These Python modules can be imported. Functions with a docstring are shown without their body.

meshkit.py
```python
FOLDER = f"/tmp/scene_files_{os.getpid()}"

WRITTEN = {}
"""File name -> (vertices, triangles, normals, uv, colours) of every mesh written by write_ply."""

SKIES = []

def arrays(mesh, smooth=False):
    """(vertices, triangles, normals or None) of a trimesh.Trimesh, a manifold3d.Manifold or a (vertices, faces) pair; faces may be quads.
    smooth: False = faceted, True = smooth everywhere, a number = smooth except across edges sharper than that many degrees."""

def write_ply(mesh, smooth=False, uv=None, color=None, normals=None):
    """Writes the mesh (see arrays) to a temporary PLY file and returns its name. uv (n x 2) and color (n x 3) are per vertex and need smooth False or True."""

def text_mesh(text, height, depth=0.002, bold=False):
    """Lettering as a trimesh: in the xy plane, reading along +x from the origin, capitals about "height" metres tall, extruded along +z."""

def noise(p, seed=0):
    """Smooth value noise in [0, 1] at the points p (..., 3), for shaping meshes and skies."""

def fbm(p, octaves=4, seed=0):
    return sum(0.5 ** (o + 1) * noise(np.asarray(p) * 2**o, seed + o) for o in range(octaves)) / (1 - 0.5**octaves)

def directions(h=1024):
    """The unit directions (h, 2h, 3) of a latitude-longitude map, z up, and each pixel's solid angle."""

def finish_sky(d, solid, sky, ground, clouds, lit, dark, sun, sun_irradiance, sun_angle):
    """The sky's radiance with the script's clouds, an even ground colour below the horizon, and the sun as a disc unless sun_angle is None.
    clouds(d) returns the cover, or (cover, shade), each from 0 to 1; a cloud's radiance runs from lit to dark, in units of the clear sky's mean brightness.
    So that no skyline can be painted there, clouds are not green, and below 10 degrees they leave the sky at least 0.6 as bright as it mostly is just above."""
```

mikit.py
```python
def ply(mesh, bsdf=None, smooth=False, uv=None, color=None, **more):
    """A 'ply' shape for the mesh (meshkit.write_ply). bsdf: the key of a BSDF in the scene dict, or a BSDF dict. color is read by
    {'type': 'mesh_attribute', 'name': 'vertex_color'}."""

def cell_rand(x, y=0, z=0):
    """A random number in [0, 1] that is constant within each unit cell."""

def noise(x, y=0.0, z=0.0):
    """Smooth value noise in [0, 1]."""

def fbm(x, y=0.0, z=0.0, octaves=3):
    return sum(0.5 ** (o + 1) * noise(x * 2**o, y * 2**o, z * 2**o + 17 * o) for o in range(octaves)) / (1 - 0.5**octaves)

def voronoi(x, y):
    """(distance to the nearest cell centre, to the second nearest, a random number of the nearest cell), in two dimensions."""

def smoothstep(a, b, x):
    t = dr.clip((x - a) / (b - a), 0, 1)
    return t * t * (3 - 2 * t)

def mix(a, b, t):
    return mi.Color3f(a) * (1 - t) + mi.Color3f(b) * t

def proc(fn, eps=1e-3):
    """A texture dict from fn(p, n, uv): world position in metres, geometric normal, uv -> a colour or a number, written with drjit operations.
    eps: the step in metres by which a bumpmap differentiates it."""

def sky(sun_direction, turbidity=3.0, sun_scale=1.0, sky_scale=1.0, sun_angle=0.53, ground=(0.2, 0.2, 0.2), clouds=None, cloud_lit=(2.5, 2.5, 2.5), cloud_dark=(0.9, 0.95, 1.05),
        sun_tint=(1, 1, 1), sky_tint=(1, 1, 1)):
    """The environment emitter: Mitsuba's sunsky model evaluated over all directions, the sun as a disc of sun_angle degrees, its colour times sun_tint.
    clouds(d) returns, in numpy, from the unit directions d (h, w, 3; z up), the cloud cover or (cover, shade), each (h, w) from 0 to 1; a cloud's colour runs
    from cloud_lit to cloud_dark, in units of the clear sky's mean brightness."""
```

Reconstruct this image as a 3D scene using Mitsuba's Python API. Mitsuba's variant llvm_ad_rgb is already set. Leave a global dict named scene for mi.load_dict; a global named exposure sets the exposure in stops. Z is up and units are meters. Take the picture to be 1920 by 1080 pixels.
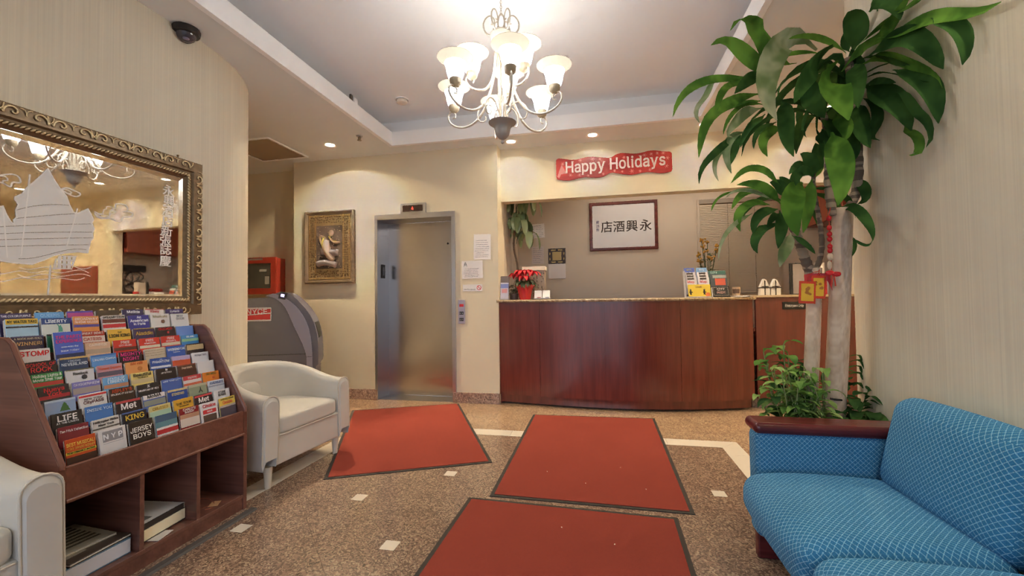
import math, random
import numpy as np, trimesh, mitsuba as mi, drjit as dr, mikit, meshkit
from mikit import proc, fbm, noise, voronoi, cell_rand, smoothstep, mix
from scipy.spatial import ConvexHull
from scipy.interpolate import CubicSpline
import shapely
from shapely.geometry import Polygon, LineString, Point, box as sbox
from shapely import affinity

T = mi.ScalarTransform4f
scene, labels = {'type': 'scene'}, {}
random.seed(7)
rng = np.random.default_rng(7)

# ---------------------------------------------------------------- camera, sky, big lights, exposure
EYE = [0, 0, 1.133]
LOOK = [-0.20233272, 0.97896358, 0.02630187]
scene['camera'] = {'type': 'perspective', 'fov': 101.2337, 'fov_axis': 'x', 'near_clip': 0.05, 'far_clip': 200.0,
                   'to_world': T().look_at(origin=EYE, target=[EYE[i] + LOOK[i] for i in range(3)], up=[0.01806104, -0.02312263, 0.99956948])}
scene['sky'] = mikit.sky([0.3, 0.9, 0.7], turbidity=4, sun_scale=0.0, sky_scale=9.0, clouds=lambda d: np.ones(d.shape[:2]) * 0.9,
                         cloud_lit=(0.92, 1.06, 1.28), cloud_dark=(1, 1, 1), ground=(0.25, 0.25, 0.26))
exposure = 1.2
SHADE_GLOW = 13.0      # radiance of the chandelier's glass shades
CAN_POWER = 9.0       # intensity of each recessed spot
WARM = np.array([1.0, 0.83, 0.55])
SOFTW = np.array([1.0, 0.94, 0.85])

# ---------------------------------------------------------------- helpers
def hexlin(h):
    h = h.lstrip('#')
    c = np.array([int(h[i:i + 2], 16) / 255 for i in (0, 2, 4)])
    return np.where(c <= .04045, c / 12.92, ((c + .055) / 1.055) ** 2.4).tolist()

def rgb(h):
    return {'type': 'rgb', 'value': hexlin(h) if isinstance(h, str) else list(map(float, h))}

def mat(key, color, rough=.6, metal=0., spec=.5, bump=None, bump_scale=.002, two=True, **kw):
    """A principled material kept under key; color: hex, linear rgb or a texture dict."""
    if key in scene:
        return key
    b = {'type': 'principled', 'base_color': color if isinstance(color, dict) else rgb(color), 'roughness': rough, 'metallic': metal, 'specular': spec, **kw}
    if bump:
        b = {'type': 'bumpmap', 'arbitrary': bump, 'scale': bump_scale, 'bsdf': b}
    scene[key] = {'type': 'twosided', 'bsdf': b} if two else b
    return key

def paint(h, rough=.55):
    """A plain printed, painted or plastic colour."""
    return mat(f'paint_{h.lstrip("#")}_{int(rough * 100)}', h, rough)

def numbered(key):
    if key not in scene and key not in labels:
        return key
    n = 1
    while f'{key}_{n:03d}' in scene or f'{key}_{n:03d}' in labels:
        n += 1
    return f'{key}_{n:03d}'

_used = set()
def fresh(key):
    if key not in _used:
        _used.add(key); return key
    n = 1
    while f'{key}_{n:03d}' in _used:
        n += 1
    k = f'{key}_{n:03d}'; _used.add(k)
    return k

def thing(name, label, cat, group=None, kind=None):
    k = fresh(name)
    labels[k] = {'label': label, 'category': cat}
    if group: labels[k]['group'] = group
    if kind: labels[k]['kind'] = kind
    return k

def put(parent, part, mesh, m, smooth=False, label=None, kind=None, **kw):
    """A part (or sub-part) of parent; returns its key."""
    k = fresh(f'{parent}__{part}' if parent else part)
    scene[k] = mesh if isinstance(mesh, dict) else mikit.ply(mesh, m, smooth, **kw)
    if label or kind:
        labels[k] = {}
        if label: labels[k]['label'] = label
        if kind: labels[k]['kind'] = kind
    return k

def solo(name, mesh, m, label, cat, smooth=False, group=None, kind=None, **kw):
    k = thing(name, label, cat, group, kind)
    scene[k] = mikit.ply(mesh, m, smooth, **kw)
    return k

def struct(name, mesh, m, label, smooth=False, cat=None):
    k = fresh(name)
    labels[k] = {'label': label, 'kind': 'structure'}
    if cat: labels[k]['category'] = cat
    if mesh is not None:
        scene[k] = mikit.ply(mesh, m, smooth)
    return k

def cat(*ms):
    ms = [m for m in (ms[0] if len(ms) == 1 and isinstance(ms[0], (list, tuple)) else ms) if m is not None]
    return trimesh.util.concatenate(ms)

def bx(x0, x1, y0, y1, z0, z1):
    m = trimesh.creation.box(extents=[abs(x1 - x0), abs(y1 - y0), abs(z1 - z0)])
    m.apply_translation([(x0 + x1) / 2, (y0 + y1) / 2, (z0 + z1) / 2])
    return m

def hull(pts):
    return trimesh.Trimesh(np.asarray(pts, float), process=False).convex_hull

def rb(x0, x1, y0, y1, z0, z1, r=.01, n=4):
    """A box with rounded edges."""
    r = min(r, (x1 - x0) / 2.001, (y1 - y0) / 2.001, (z1 - z0) / 2.001)
    a = np.linspace(0, np.pi / 2, n)
    th, ph = np.meshgrid(a, a)
    s = np.stack([np.cos(ph) * np.cos(th), np.cos(ph) * np.sin(th), np.sin(ph)], -1).reshape(-1, 3) * r
    P = [np.array([cx + sx * 0, cy, cz]) + s * [sx, sy, sz] for sx, cx in ((-1, x0 + r), (1, x1 - r)) for sy, cy in ((-1, y0 + r), (1, y1 - r)) for sz, cz in ((-1, z0 + r), (1, z1 - r))]
    return hull(np.vstack(P))

def frame(o, x, y=None, z=None):
    """4x4 with columns x, y, z (unit) and origin o."""
    x = np.array(x, float); x /= np.linalg.norm(x)
    if y is None:
        z = np.array(z, float); y = np.cross(z, x)
    y = np.array(y, float); y -= x * (x @ y); y /= np.linalg.norm(y)
    m = np.eye(4); m[:3, 0], m[:3, 1], m[:3, 2], m[:3, 3] = x, y, np.cross(x, y), o
    return m

def moved(mesh, M4):
    m = mesh.copy(); m.apply_transform(M4); return m

def rotz(deg, o=(0, 0, 0)):
    c, s = math.cos(math.radians(deg)), math.sin(math.radians(deg))
    m = np.eye(4); m[:2, :2] = [[c, -s], [s, c]]; m[:3, 3] = o
    return m

def prism(poly, depth):
    """The shapely polygon extruded along +z."""
    gs = [g for g in getattr(poly, 'geoms', [poly]) if g.area > 1e-10]
    return cat([trimesh.creation.extrude_polygon(g, depth, engine='earcut') for g in gs])

def spline(pts, n):
    P = np.asarray(pts, float)
    if len(P) < 3:
        return np.linspace(P[0], P[-1], n)
    d = np.r_[0, np.cumsum(np.linalg.norm(np.diff(P, axis=0), axis=1))]
    return CubicSpline(d, P)(np.linspace(0, d[-1], n))

def tube(pts, r, n=8, closed=False):
    P = np.asarray(pts, float)
    t = np.gradient(P, axis=0)
    if closed:
        t = np.roll(P, -1, 0) - np.roll(P, 1, 0)
    t /= np.maximum(np.linalg.norm(t, axis=1, keepdims=True), 1e-9)
    u = np.cross(t[0], [0, 0, 1] if abs(t[0][2]) < .9 else [1, 0, 0]); u /= np.linalg.norm(u)
    R = np.broadcast_to(np.asarray(r, float), len(P))
    a = np.arange(n) * 2 * np.pi / n
    V = []
    for i in range(len(P)):
        u = u - t[i] * (u @ t[i]); u /= np.linalg.norm(u)
        w = np.cross(t[i], u)
        V.append(P[i] + R[i] * (np.cos(a)[:, None] * u + np.sin(a)[:, None] * w))
    V = np.vstack(V); F = []
    m = len(P)
    for i in range(m if closed else m - 1):
        j = (i + 1) % m
        for k in range(n):
            l = (k + 1) % n
            F += [[i * n + k, i * n + l, j * n + l], [i * n + k, j * n + l, j * n + k]]
    if not closed:
        V = np.vstack([V, P[0], P[-1]])
        for k in range(n):
            l = (k + 1) % n
            F += [[m * n, l, k], [m * n + 1, (m - 1) * n + k, (m - 1) * n + l]]
    return trimesh.Trimesh(V, F, process=False)

def lathe(prof, n=24, o=(0, 0, 0)):
    """Profile [(r, z), ...] turned about the z axis."""
    P = np.asarray(prof, float); a = np.arange(n) * 2 * np.pi / n
    V = np.stack([P[:, :1] * np.cos(a), P[:, :1] * np.sin(a), np.repeat(P[:, 1:], n, 1)], -1).reshape(-1, 3) + o
    F = []
    for i in range(len(P) - 1):
        for k in range(n):
            l = (k + 1) % n
            F += [[i * n + k, i * n + l, (i + 1) * n + l], [i * n + k, (i + 1) * n + l, (i + 1) * n + k]]
    return trimesh.Trimesh(V, F, process=False)

def grid(P):
    """Quad sheet through the points P (n, m, 3)."""
    n, m = P.shape[:2]
    i = np.arange(n * m).reshape(n, m)
    q = np.stack([i[:-1, :-1], i[1:, :-1], i[1:, 1:], i[:-1, 1:]], -1).reshape(-1, 4)
    return trimesh.Trimesh(P.reshape(-1, 3), np.vstack([q[:, [0, 1, 2]], q[:, [0, 2, 3]]]), process=False)

def superq(a, b, c, e1=.3, e2=.3, n=28, o=(0, 0, 0)):
    """A superellipsoid: a soft block."""
    f = lambda w, e: np.sign(w) * np.abs(w) ** e
    u = np.linspace(-np.pi / 2, np.pi / 2, n); v = np.linspace(-np.pi, np.pi, 2 * n + 1)
    u, v = np.meshgrid(u, v, indexing='ij')
    P = np.stack([a * f(np.cos(u), e1) * f(np.cos(v), e2), b * f(np.cos(u), e1) * f(np.sin(v), e2), c * f(np.sin(u), e1)], -1) + np.array(o)
    m = grid(P); m.merge_vertices(); return m

def leaf_mesh(pts, width, n=9, fold=.25, twist=0., tipw=.02, stem=.22, eye=None):
    """A blade along the spine pts: narrow stalk, broad middle, pointed tip, raised margins."""
    P = spline(pts, n); t = np.gradient(P, axis=0); t /= np.linalg.norm(t, axis=1, keepdims=True)
    s = np.linspace(0, 1, n)
    prof = np.clip(np.sin(np.pi * (s * .93 + .05)) ** .75, .04, 1)
    prof = np.where(s < stem, np.maximum(.1, prof * (s / stem)), prof)
    w = width / 2 * prof; w[-1] = width * tipw
    up0 = np.array([0, 0, 1.]) if eye is None else np.asarray(eye, float)
    V = []
    ph = rng.uniform(0, 6)
    for i in range(n):
        up = up0 if eye is None else eye - P[i]
        side = np.cross(t[i], up); L = np.linalg.norm(side)
        side = side / L if L > 1e-6 else np.array([1., 0, 0])
        nor = np.cross(side, t[i])
        a = twist * (s[i] - .3)
        side, nor = side * math.cos(a) + nor * math.sin(a), nor * math.cos(a) - side * math.sin(a)
        wav = .08 * math.sin(ph + 9 * s[i])
        V.append([P[i] - side * w[i] + nor * w[i] * (fold + wav), P[i] - side * w[i] * .5 + nor * w[i] * fold * .35, P[i], P[i] + side * w[i] * .5 + nor * w[i] * fold * .35, P[i] + side * w[i] + nor * w[i] * (fold - wav)])
    return grid(np.array(V))

# ------ lettering
_txt = {}
def text(s, h=1., bold=False, depth=.0006, width=None, fit=None):
    """Lettering centred on x, standing on y = 0, capitals h tall; width squeezes or stretches it to that length, fit only shrinks it."""
    k = (s, bold)
    if k not in _txt:
        m = meshkit.text_mesh(s, 1., 1., bold)
        m.apply_translation([-m.bounds[:, 0].mean(), 0, 0]); _txt[k] = m
    m = _txt[k].copy(); w = np.ptp(m.bounds[:, 0]) * h
    sx = h
    if width: sx = h * width / w
    elif fit and w > fit: sx = h * fit / w
    m.apply_scale([sx, h, depth]); return m

def on(meshes, M4):
    return moved(cat(meshes) if isinstance(meshes, list) else meshes, M4)

def wallframe(x, y, z):
    """Frame on a wall that faces -Y: text x runs along +X, y up, the face towards -Y."""
    return frame((x, y, z), (1, 0, 0), (0, 0, 1))

# ---------------------------------------------------------------- materials of the setting
def granite(key, cols, grain=.006, rough=.16, weights=(.42, .72, .88), dark=1.0):
    c = [mi.Color3f(*[v * dark for v in hexlin(h)]) for h in cols]
    cl = [[v * dark for v in hexlin(h)] for h in cols]
    def fn(p, n, uv):
        k = 1 / grain
        a = p.x + .31 * p.z; b = p.y + .73 * p.z
        jx = (noise(a * k * .7, b * k * .7, 3.0) - .5) * 1.4; jy = (noise(a * k * .7, b * k * .7, 9.0) - .5) * 1.4
        _, _, w = voronoi(a * k + jx, b * k + jy)
        v = .75 * w + .25 * noise(a * 9, b * 9, 5.0)
        out = mix(cl[0], cl[1], smoothstep(weights[0] - .12, weights[0] + .05, v))
        out = mix(out, cl[2], smoothstep(weights[1] - .06, weights[1] + .03, v))
        return mix(out, cl[3], smoothstep(weights[2] - .03, weights[2] + .03, v))
    return mat(key, proc(fn), rough, spec=.5)

granite('granite_brown', ['#5c493f', '#82695a', '#9d8975', '#3c3029'], .0065, .2)
granite('granite_tan', ['#7d6350', '#9a8067', '#af977c', '#5c4a3e'], .008, .12)
granite('granite_pink', ['#7b5f54', '#9a7d6e', '#b59a8a', '#3b2e2a'], .008, .25)
granite('granite_grey', ['#5c5452', '#7d7470', '#a59c96', '#2b2625'], .007, .06)
granite('granite_counter', ['#8b7358', '#c0a884', '#ddc9a6', '#4a3a2c'], .008, .12)

def wallpaper(key, base, amp=.07, freq=170., rough=.62):
    c = hexlin(base)
    def fn(p, n, uv):
        s = p.x * .77 + p.y
        r = noise(s * freq, p.z * 1.1, 2.0) * .6 + noise(s * freq * 2.3, p.z * 2.0, 7.0) * .4
        return mi.Color3f(*c) * (1 - amp + 2 * amp * r)
    def bump(p, n, uv):
        return noise((p.x * .77 + p.y) * freq, p.z * 1.1, 2.0)
    return mat(key, proc(fn), rough, spec=.25, bump=proc(bump, 5e-4), bump_scale=.0007)

wallpaper('wallpaper_ribbed', '#d9cfb9')
mat('cream_paint', '#dccfb5', .6, spec=.25)
mat('tan_wall_paint', '#c9b9a6', .65, spec=.2)
mat('ceiling_paint', '#e4e6e4', .7, spec=.2)
mat('tray_paint', '#efeeee', .7, spec=.2)
mat('trim_white', '#fbfaf8', .5, spec=.3)
mat('white_tile', '#d0c6b8', .18, spec=.5)
mat('grout', '#55473b', .8)
mat('steel_brushed', (.40, .375, .37), .22, metal=1.)
mat('steel_frame', (.46, .44, .44), .32, metal=1.)
mat('black_matte', '#171515', .6)
mat('dark_void', '#0c0b0b', .9)

def wood(key, c0, c1, axis='z', freq=26., rough=.3, coat=.0):
    a, b = hexlin(c0), hexlin(c1)
    def fn(p, n, uv):
        u, v, w = {'z': (p.x, p.y, p.z), 'x': (p.y, p.z, p.x), 'y': (p.x, p.z, p.y)}[axis]
        g = fbm((u + v * .6) * freq, (u * .4 - v) * freq, w * 1.4, 3)
        f = noise((u + v * .6) * freq * 9, (u - v) * freq * 5, w * 6.0)
        return mix(a, b, smoothstep(.25, .75, g * .75 + f * .25))
    return mat(key, proc(fn), rough, spec=.45, **({'clearcoat': coat, 'clearcoat_gloss': .9} if coat else {}))

wood('wood_counter', '#571f18', '#6b2a20', 'z', 22, .22, 1.)
wood('wood_rack', '#5a3a32', '#714a3f', 'x', 18, .32)
wood('wood_mahogany', '#46181c', '#5a2225', 'x', 24, .18)

# ---------------------------------------------------------------- shell
ZC, TRAY = 2.83, (-2.19, 0.97, -0.8, 4.2)      # soffit height; tray opening x0 x1 y0 y1
ZT = 3.15

def wall_strip(pts, thick, z0, z1):
    """A wall along the polyline; thickness grows to the left of the direction of travel."""
    L = LineString(pts)
    R = L.buffer(thick, cap_style='flat', join_style='round', single_sided=True)
    m = prism(R, z1 - z0); m.apply_translation([0, 0, z0]); return m

arcL = [(-3.5 + math.cos(a), 2.2 + math.sin(a)) for a in np.linspace(0, math.pi / 2, 37)]
left_line = [(-2.5, -1.6)] + arcL + [(-7.0, 3.2)]
arcR = [(2.27 - math.cos(a), 2.2 + math.sin(a)) for a in np.linspace(0, math.pi / 2, 37)]
right_line = [(1.27, -1.6)] + arcR + [(4.6, 3.2)]
struct('wall_left', wall_strip(left_line, .1, 0, ZC), 'wallpaper_ribbed', 'beige ribbed wallpaper wall with a rounded corner behind the brochure rack', 20)
struct('wall_right', wall_strip(right_line, -.1, 0, ZC), 'wallpaper_ribbed', 'beige ribbed wallpaper wall behind the blue sofa and tall plant', 20)

wb = cat(bx(-3.62, -2.505, 4.45, 4.72, 0, ZC), bx(-1.598, -1.07, 4.45, 4.75, 0, ZC), bx(-2.505, -1.598, 4.45, 4.72, 2.1, ZC))
struct('wall_back', wb, 'cream_paint', 'cream wall around the lift door')
struct('wall_front', bx(-1.07, 4.6, 4.62, 4.75, 2.235, ZC), 'cream_paint', 'cream wall band above the reception opening with a holiday banner')
struct('wall_corridor', cat(bx(2.44, 4.6, 4.62, 4.75, 0, 2.235), bx(4.6, 4.7, 3.1, 4.75, 0, ZC)), 'cream_paint', 'cream wall to the right of the reception opening')
struct('wall_hall', cat(bx(-7.0, -3.4, 4.72, 4.8, 0, ZC), bx(-7.1, -7.0, 3.2, 4.8, 0, ZC)), 'cream_paint', 'beige wall at the end of the side hall')
struct('wall_shaft', cat(bx(-2.6, -2.5, 4.72, 5.2, 0, 2.4), bx(-1.6, -1.5, 4.75, 5.2, 0, 2.4), bx(-2.6, -1.5, 4.72, 5.2, 2.3, 2.4)), 'cream_paint', 'lift shaft wall')
struct('wall_office', cat(bx(-1.2, 2.85, 5.6, 5.7, 0, 2.6), bx(-1.2, -1.07, 4.75, 5.6, 0, 2.6), bx(2.75, 2.85, 4.75, 5.6, 0, 2.6)), 'tan_wall_paint', 'tan wall behind the reception counter')
struct('ceiling_office', bx(-1.2, 2.85, 4.75, 5.7, 2.6, 2.65), 'ceiling_paint', 'ceiling of the reception office')
hole = sbox(TRAY[0], TRAY[2], TRAY[1], TRAY[3])
sof = prism(sbox(-7.1, -1.7, 4.7, 4.75).difference(hole), .04); sof.apply_translation([0, 0, ZC])
struct('ceiling', sof, 'ceiling_paint', 'grey beige lower ceiling around the raised tray')
g = .15
up = sbox(TRAY[0] - .42, TRAY[2] - .42, TRAY[1] + .42, TRAY[3] + g)
rw = prism(up.buffer(.05, join_style='mitre').difference(up), ZT - ZC - .04); rw.apply_translation([0, 0, ZC + .04])
uc = prism(up.buffer(.05, join_style='mitre'), .05); uc.apply_translation([0, 0, ZT])
struct('ceiling_tray', cat(rw, uc), 'tray_paint', 'raised ceiling above the chandelier')
t, zl, i_ = .035, 2.975, .005
for i, b in enumerate([(TRAY[0] - t, TRAY[0] + i_, TRAY[2] - t, TRAY[3] + t), (TRAY[0] + i_, TRAY[1] - i_, TRAY[3] - i_, TRAY[3] + t), (TRAY[1] - i_, TRAY[1] + t, TRAY[2] - t, TRAY[3] + t), (TRAY[0] + i_, TRAY[1] - i_, TRAY[2] - t, TRAY[2] + i_)]):
    struct(f'trim_{i + 1}', bx(*b, ZC - .004, zl), 'trim_white', ['white lip of the ceiling tray on the left', 'white lip of the ceiling tray above the counter', 'white lip of the ceiling tray on the right', 'white lip of the ceiling tray over the entrance'][i])
# entrance shop front behind the viewer: posts and rails of the glazing
fr = [bx(x - .03, x + .03, -1.66, -1.58, 0, 2.6) for x in (-2.45, -1.55, -.65, .25, 1.2)] + [bx(-2.5, 1.27, -1.66, -1.58, z, z + .07) for z in (0, 2.1, 2.53)] + [bx(-2.6, 1.4, -1.7, -1.6, 2.6, 2.9)]
struct('window_1', cat(fr), 'steel_frame', 'glazed entrance front behind the viewer')
struct('pavement', bx(-12, 12, -14, -1.66, -.12, -.02), paint('#8d8a86', .8), 'pavement outside the entrance')

# ---------------------------------------------------------------- floor: tiles on a bed
fl = struct('floor', bx(-7.1, 4.7, -1.7, 5.7, -.06, -.004), 'grout', 'speckled granite tile floor with small white insets')
IN = (-1.99, .885, -1.6, 3.43)
inner = sbox(IN[0], IN[2], IN[1], IN[3]); outer = sbox(IN[0] - .145, IN[2], IN[1] + .14, IN[3] + .145)
S, O = .5746, np.array([-1.3757, 2.2261])
U, V = np.array([.70711, .70711]), np.array([.70711, -.70711])
insets = []
for m in range(-8, 9):
    for n in range(-8, 9):
        c = O + S * (m * U + n * V)
        if inner.buffer(-.05).contains(Point(c)): insets.append(sbox(c[0] - .036, c[1] - .036, c[0] + .036, c[1] + .036))
allin = shapely.union_all(insets)
near = lambda P: P.bounds[3] > 1.05
def slab(P, h=.004, up=.0):
    m = prism(P, h); m.apply_translation([0, 0, -.004 + up]); return m
far_bits, H = [], S / 2
for m in range(-18, 19):
    for n in range(-18, 19):
        c = O + H * ((m + .5) * U + (n + .5) * V); d = H / 2 - .0007
        q = Polygon([c + d * (U + V), c + d * (U - V), c - d * (U + V), c + d * (V - U)]).intersection(inner.buffer(-.001)).difference(allin.buffer(.001))
        if q.is_empty or q.area < 2e-4: continue
        if near(q): put(fl, 'granite_tile', slab(q, up=rng.uniform(-.0002, .0002)), 'granite_brown')
        else: far_bits.append(slab(q))
for q in insets:
    put(fl, 'white_inset', slab(q, .0043), 'white_tile', label='small square white inset tile') if near(q) else far_bits.append(slab(q))
put(fl, 'tile_bed', cat(far_bits), 'granite_brown', kind='stuff')
ring = outer.difference(inner)
for y0 in np.arange(-1.6, 3.43, .305):
    for x0, x1 in ((IN[0] - .145, IN[0]), (IN[1], IN[1] + .14)):
        q = sbox(x0, y0, x1, min(y0 + .3035, 3.43))
        if near(q): put(fl, 'border_tile', slab(q), 'white_tile', label='long white border tile')
for x0 in np.arange(IN[0], IN[1], .415):
    put(fl, 'border_tile', slab(sbox(x0 + .001, 3.431, min(x0 + .4135, IN[1]), 3.575)), 'white_tile', label='long white border tile')
for P in ([(IN[1], 3.431), (IN[1] + .139, 3.431), (IN[1] + .139, 3.5725)], [(IN[1], 3.433), (IN[1] + .1365, 3.575), (IN[1], 3.575)], [(IN[0] - .145, 3.431), (IN[0], 3.431), (IN[0] - .145, 3.574)]):
    put(fl, 'border_tile', slab(Polygon(P)), 'white_tile', label='mitred white corner tile')
out_bits = []
for x0 in np.arange(-7.1, 4.7, .305):
    for y0 in np.arange(-1.6 + .03, 5.7, .305):
        q = sbox(x0 + .0007, y0 + .0007, x0 + .3043, y0 + .3043).difference(outer.buffer(.001))
        if q.is_empty: continue
        if y0 > 1.1 and y0 < 4.6 and -2.55 < x0 < 2.1 and (x0 < -2 or y0 > 3 or x0 > .9): put(fl, 'tan_tile', slab(q), 'granite_tan', label='tan granite tile')
        else: out_bits.append(slab(q))
put(fl, 'outer_tile_bed', cat(out_bits), 'granite_tan', kind='stuff')

# baseboards
struct('baseboard_back', cat(rb(-3.6, -2.51, 4.428, 4.45, 0, .115, .003), rb(-1.593, -1.07, 4.428, 4.45, 0, .115, .003)), 'granite_pink', 'pink granite baseboard beside the lift door')
struct('baseboard_left', wall_strip([(p[0] + .02 if i == 0 else -3.5 + (p[0] + 3.5) * 1.018, p[1] if i == 0 else 2.2 + (p[1] - 2.2) * 1.018) for i, p in enumerate(left_line[:38])], .02, 0, .115), 'granite_pink', 'pink granite baseboard along the rounded wall', 20)
struct('baseboard_right', wall_strip([(p[0] - .02 if i == 0 else 2.27 - (2.27 - p[0]) * 1.018, p[1] if i == 0 else 2.2 + (p[1] - 2.2) * 1.018) for i, p in enumerate(right_line[:38])], -.02, 0, .115), 'granite_pink', 'pink granite baseboard behind the sofa', 20)

# hall ceiling hatch
h = thing('ceiling_hatch', 'open square access hatch in the ceiling of the side hall', 'hatch')
put(h, 'frame', prism(sbox(-3.92, 3.68, -3.30, 4.30).difference(sbox(-3.9, 3.7, -3.32, 4.28)), .012).apply_translation([0, 0, ZC - .012]), 'trim_white')
put(h, 'panel', bx(-3.9, -3.32, 3.7, 4.28, ZC - .006, ZC - .002), paint('#8d7a66'))

# ---------------------------------------------------------------- lamps: recessed downlights
mat('can_trim', '#f2ece2', .4)
scene['can_glow'] = {'type': 'diffuse', 'reflectance': rgb('#ffffff')}
def downlight(x, y, label, power=1., z=ZC, spot=True):
    k = thing('downlight', label, 'ceiling light', 'recessed downlights around the ceiling tray')
    put(k, 'trim_ring', lathe([(.048, .0), (.066, -.004), (.068, .0005), (.066, .002)], 32, (x, y, z)), 'can_trim', 40)
    put(k, 'lens', mikit.ply(trimesh.creation.cylinder(.047, .003, sections=32).apply_translation([x, y, z - .0005]), 'can_glow', emitter={'type': 'area', 'radiance': {'type': 'rgb', 'value': (14 * power * WARM).tolist()}}), None)
    if spot:
        scene[f'spot_of_{k}'] = {'type': 'spot', 'intensity': {'type': 'rgb', 'value': (CAN_POWER * power * WARM).tolist()}, 'cutoff_angle': 72, 'beam_width': 4,
                                 'to_world': T().look_at(origin=[x, y, z - .012], target=[x, y + 1e-3, 0], up=[0, 1, 0])}
downlight(-2.83, 4.03, 'round downlight in the ceiling above the framed figure picture', 2.0)
downlight(-.9, 4.40, 'round downlight half hidden behind the chandelier bowl', .34)
downlight(-.036, 4.42, 'round downlight above the holiday banner', .34)
downlight(1.05, 4.40, 'round downlight above the right end of the counter', .34)
downlight(2.1, 4.25, 'round downlight in the corridor, seen only in the mirror', .9)
downlight(3.5, 4.10, 'farthest round downlight in the corridor, seen only in the mirror', .8)
downlight(1.13, 1.0, 'round downlight over the blue sofa', .35)
downlight(-2.35, .4, 'round downlight over the near armchair', .35)
# fluorescent panel of the reception office, above the opening
k = thing('office_light', 'fluorescent light panel on the office ceiling', 'ceiling light')
put(k, 'housing', bx(-.2, 1.8, 5.0, 5.3, 2.56, 2.6), 'trim_white')
put(k, 'diffuser', mikit.ply(bx(-.18, 1.78, 5.02, 5.28, 2.55, 2.558), 'can_glow', emitter={'type': 'area', 'radiance': {'type': 'rgb', 'value': (1.8 * SOFTW).tolist()}}), None)

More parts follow.
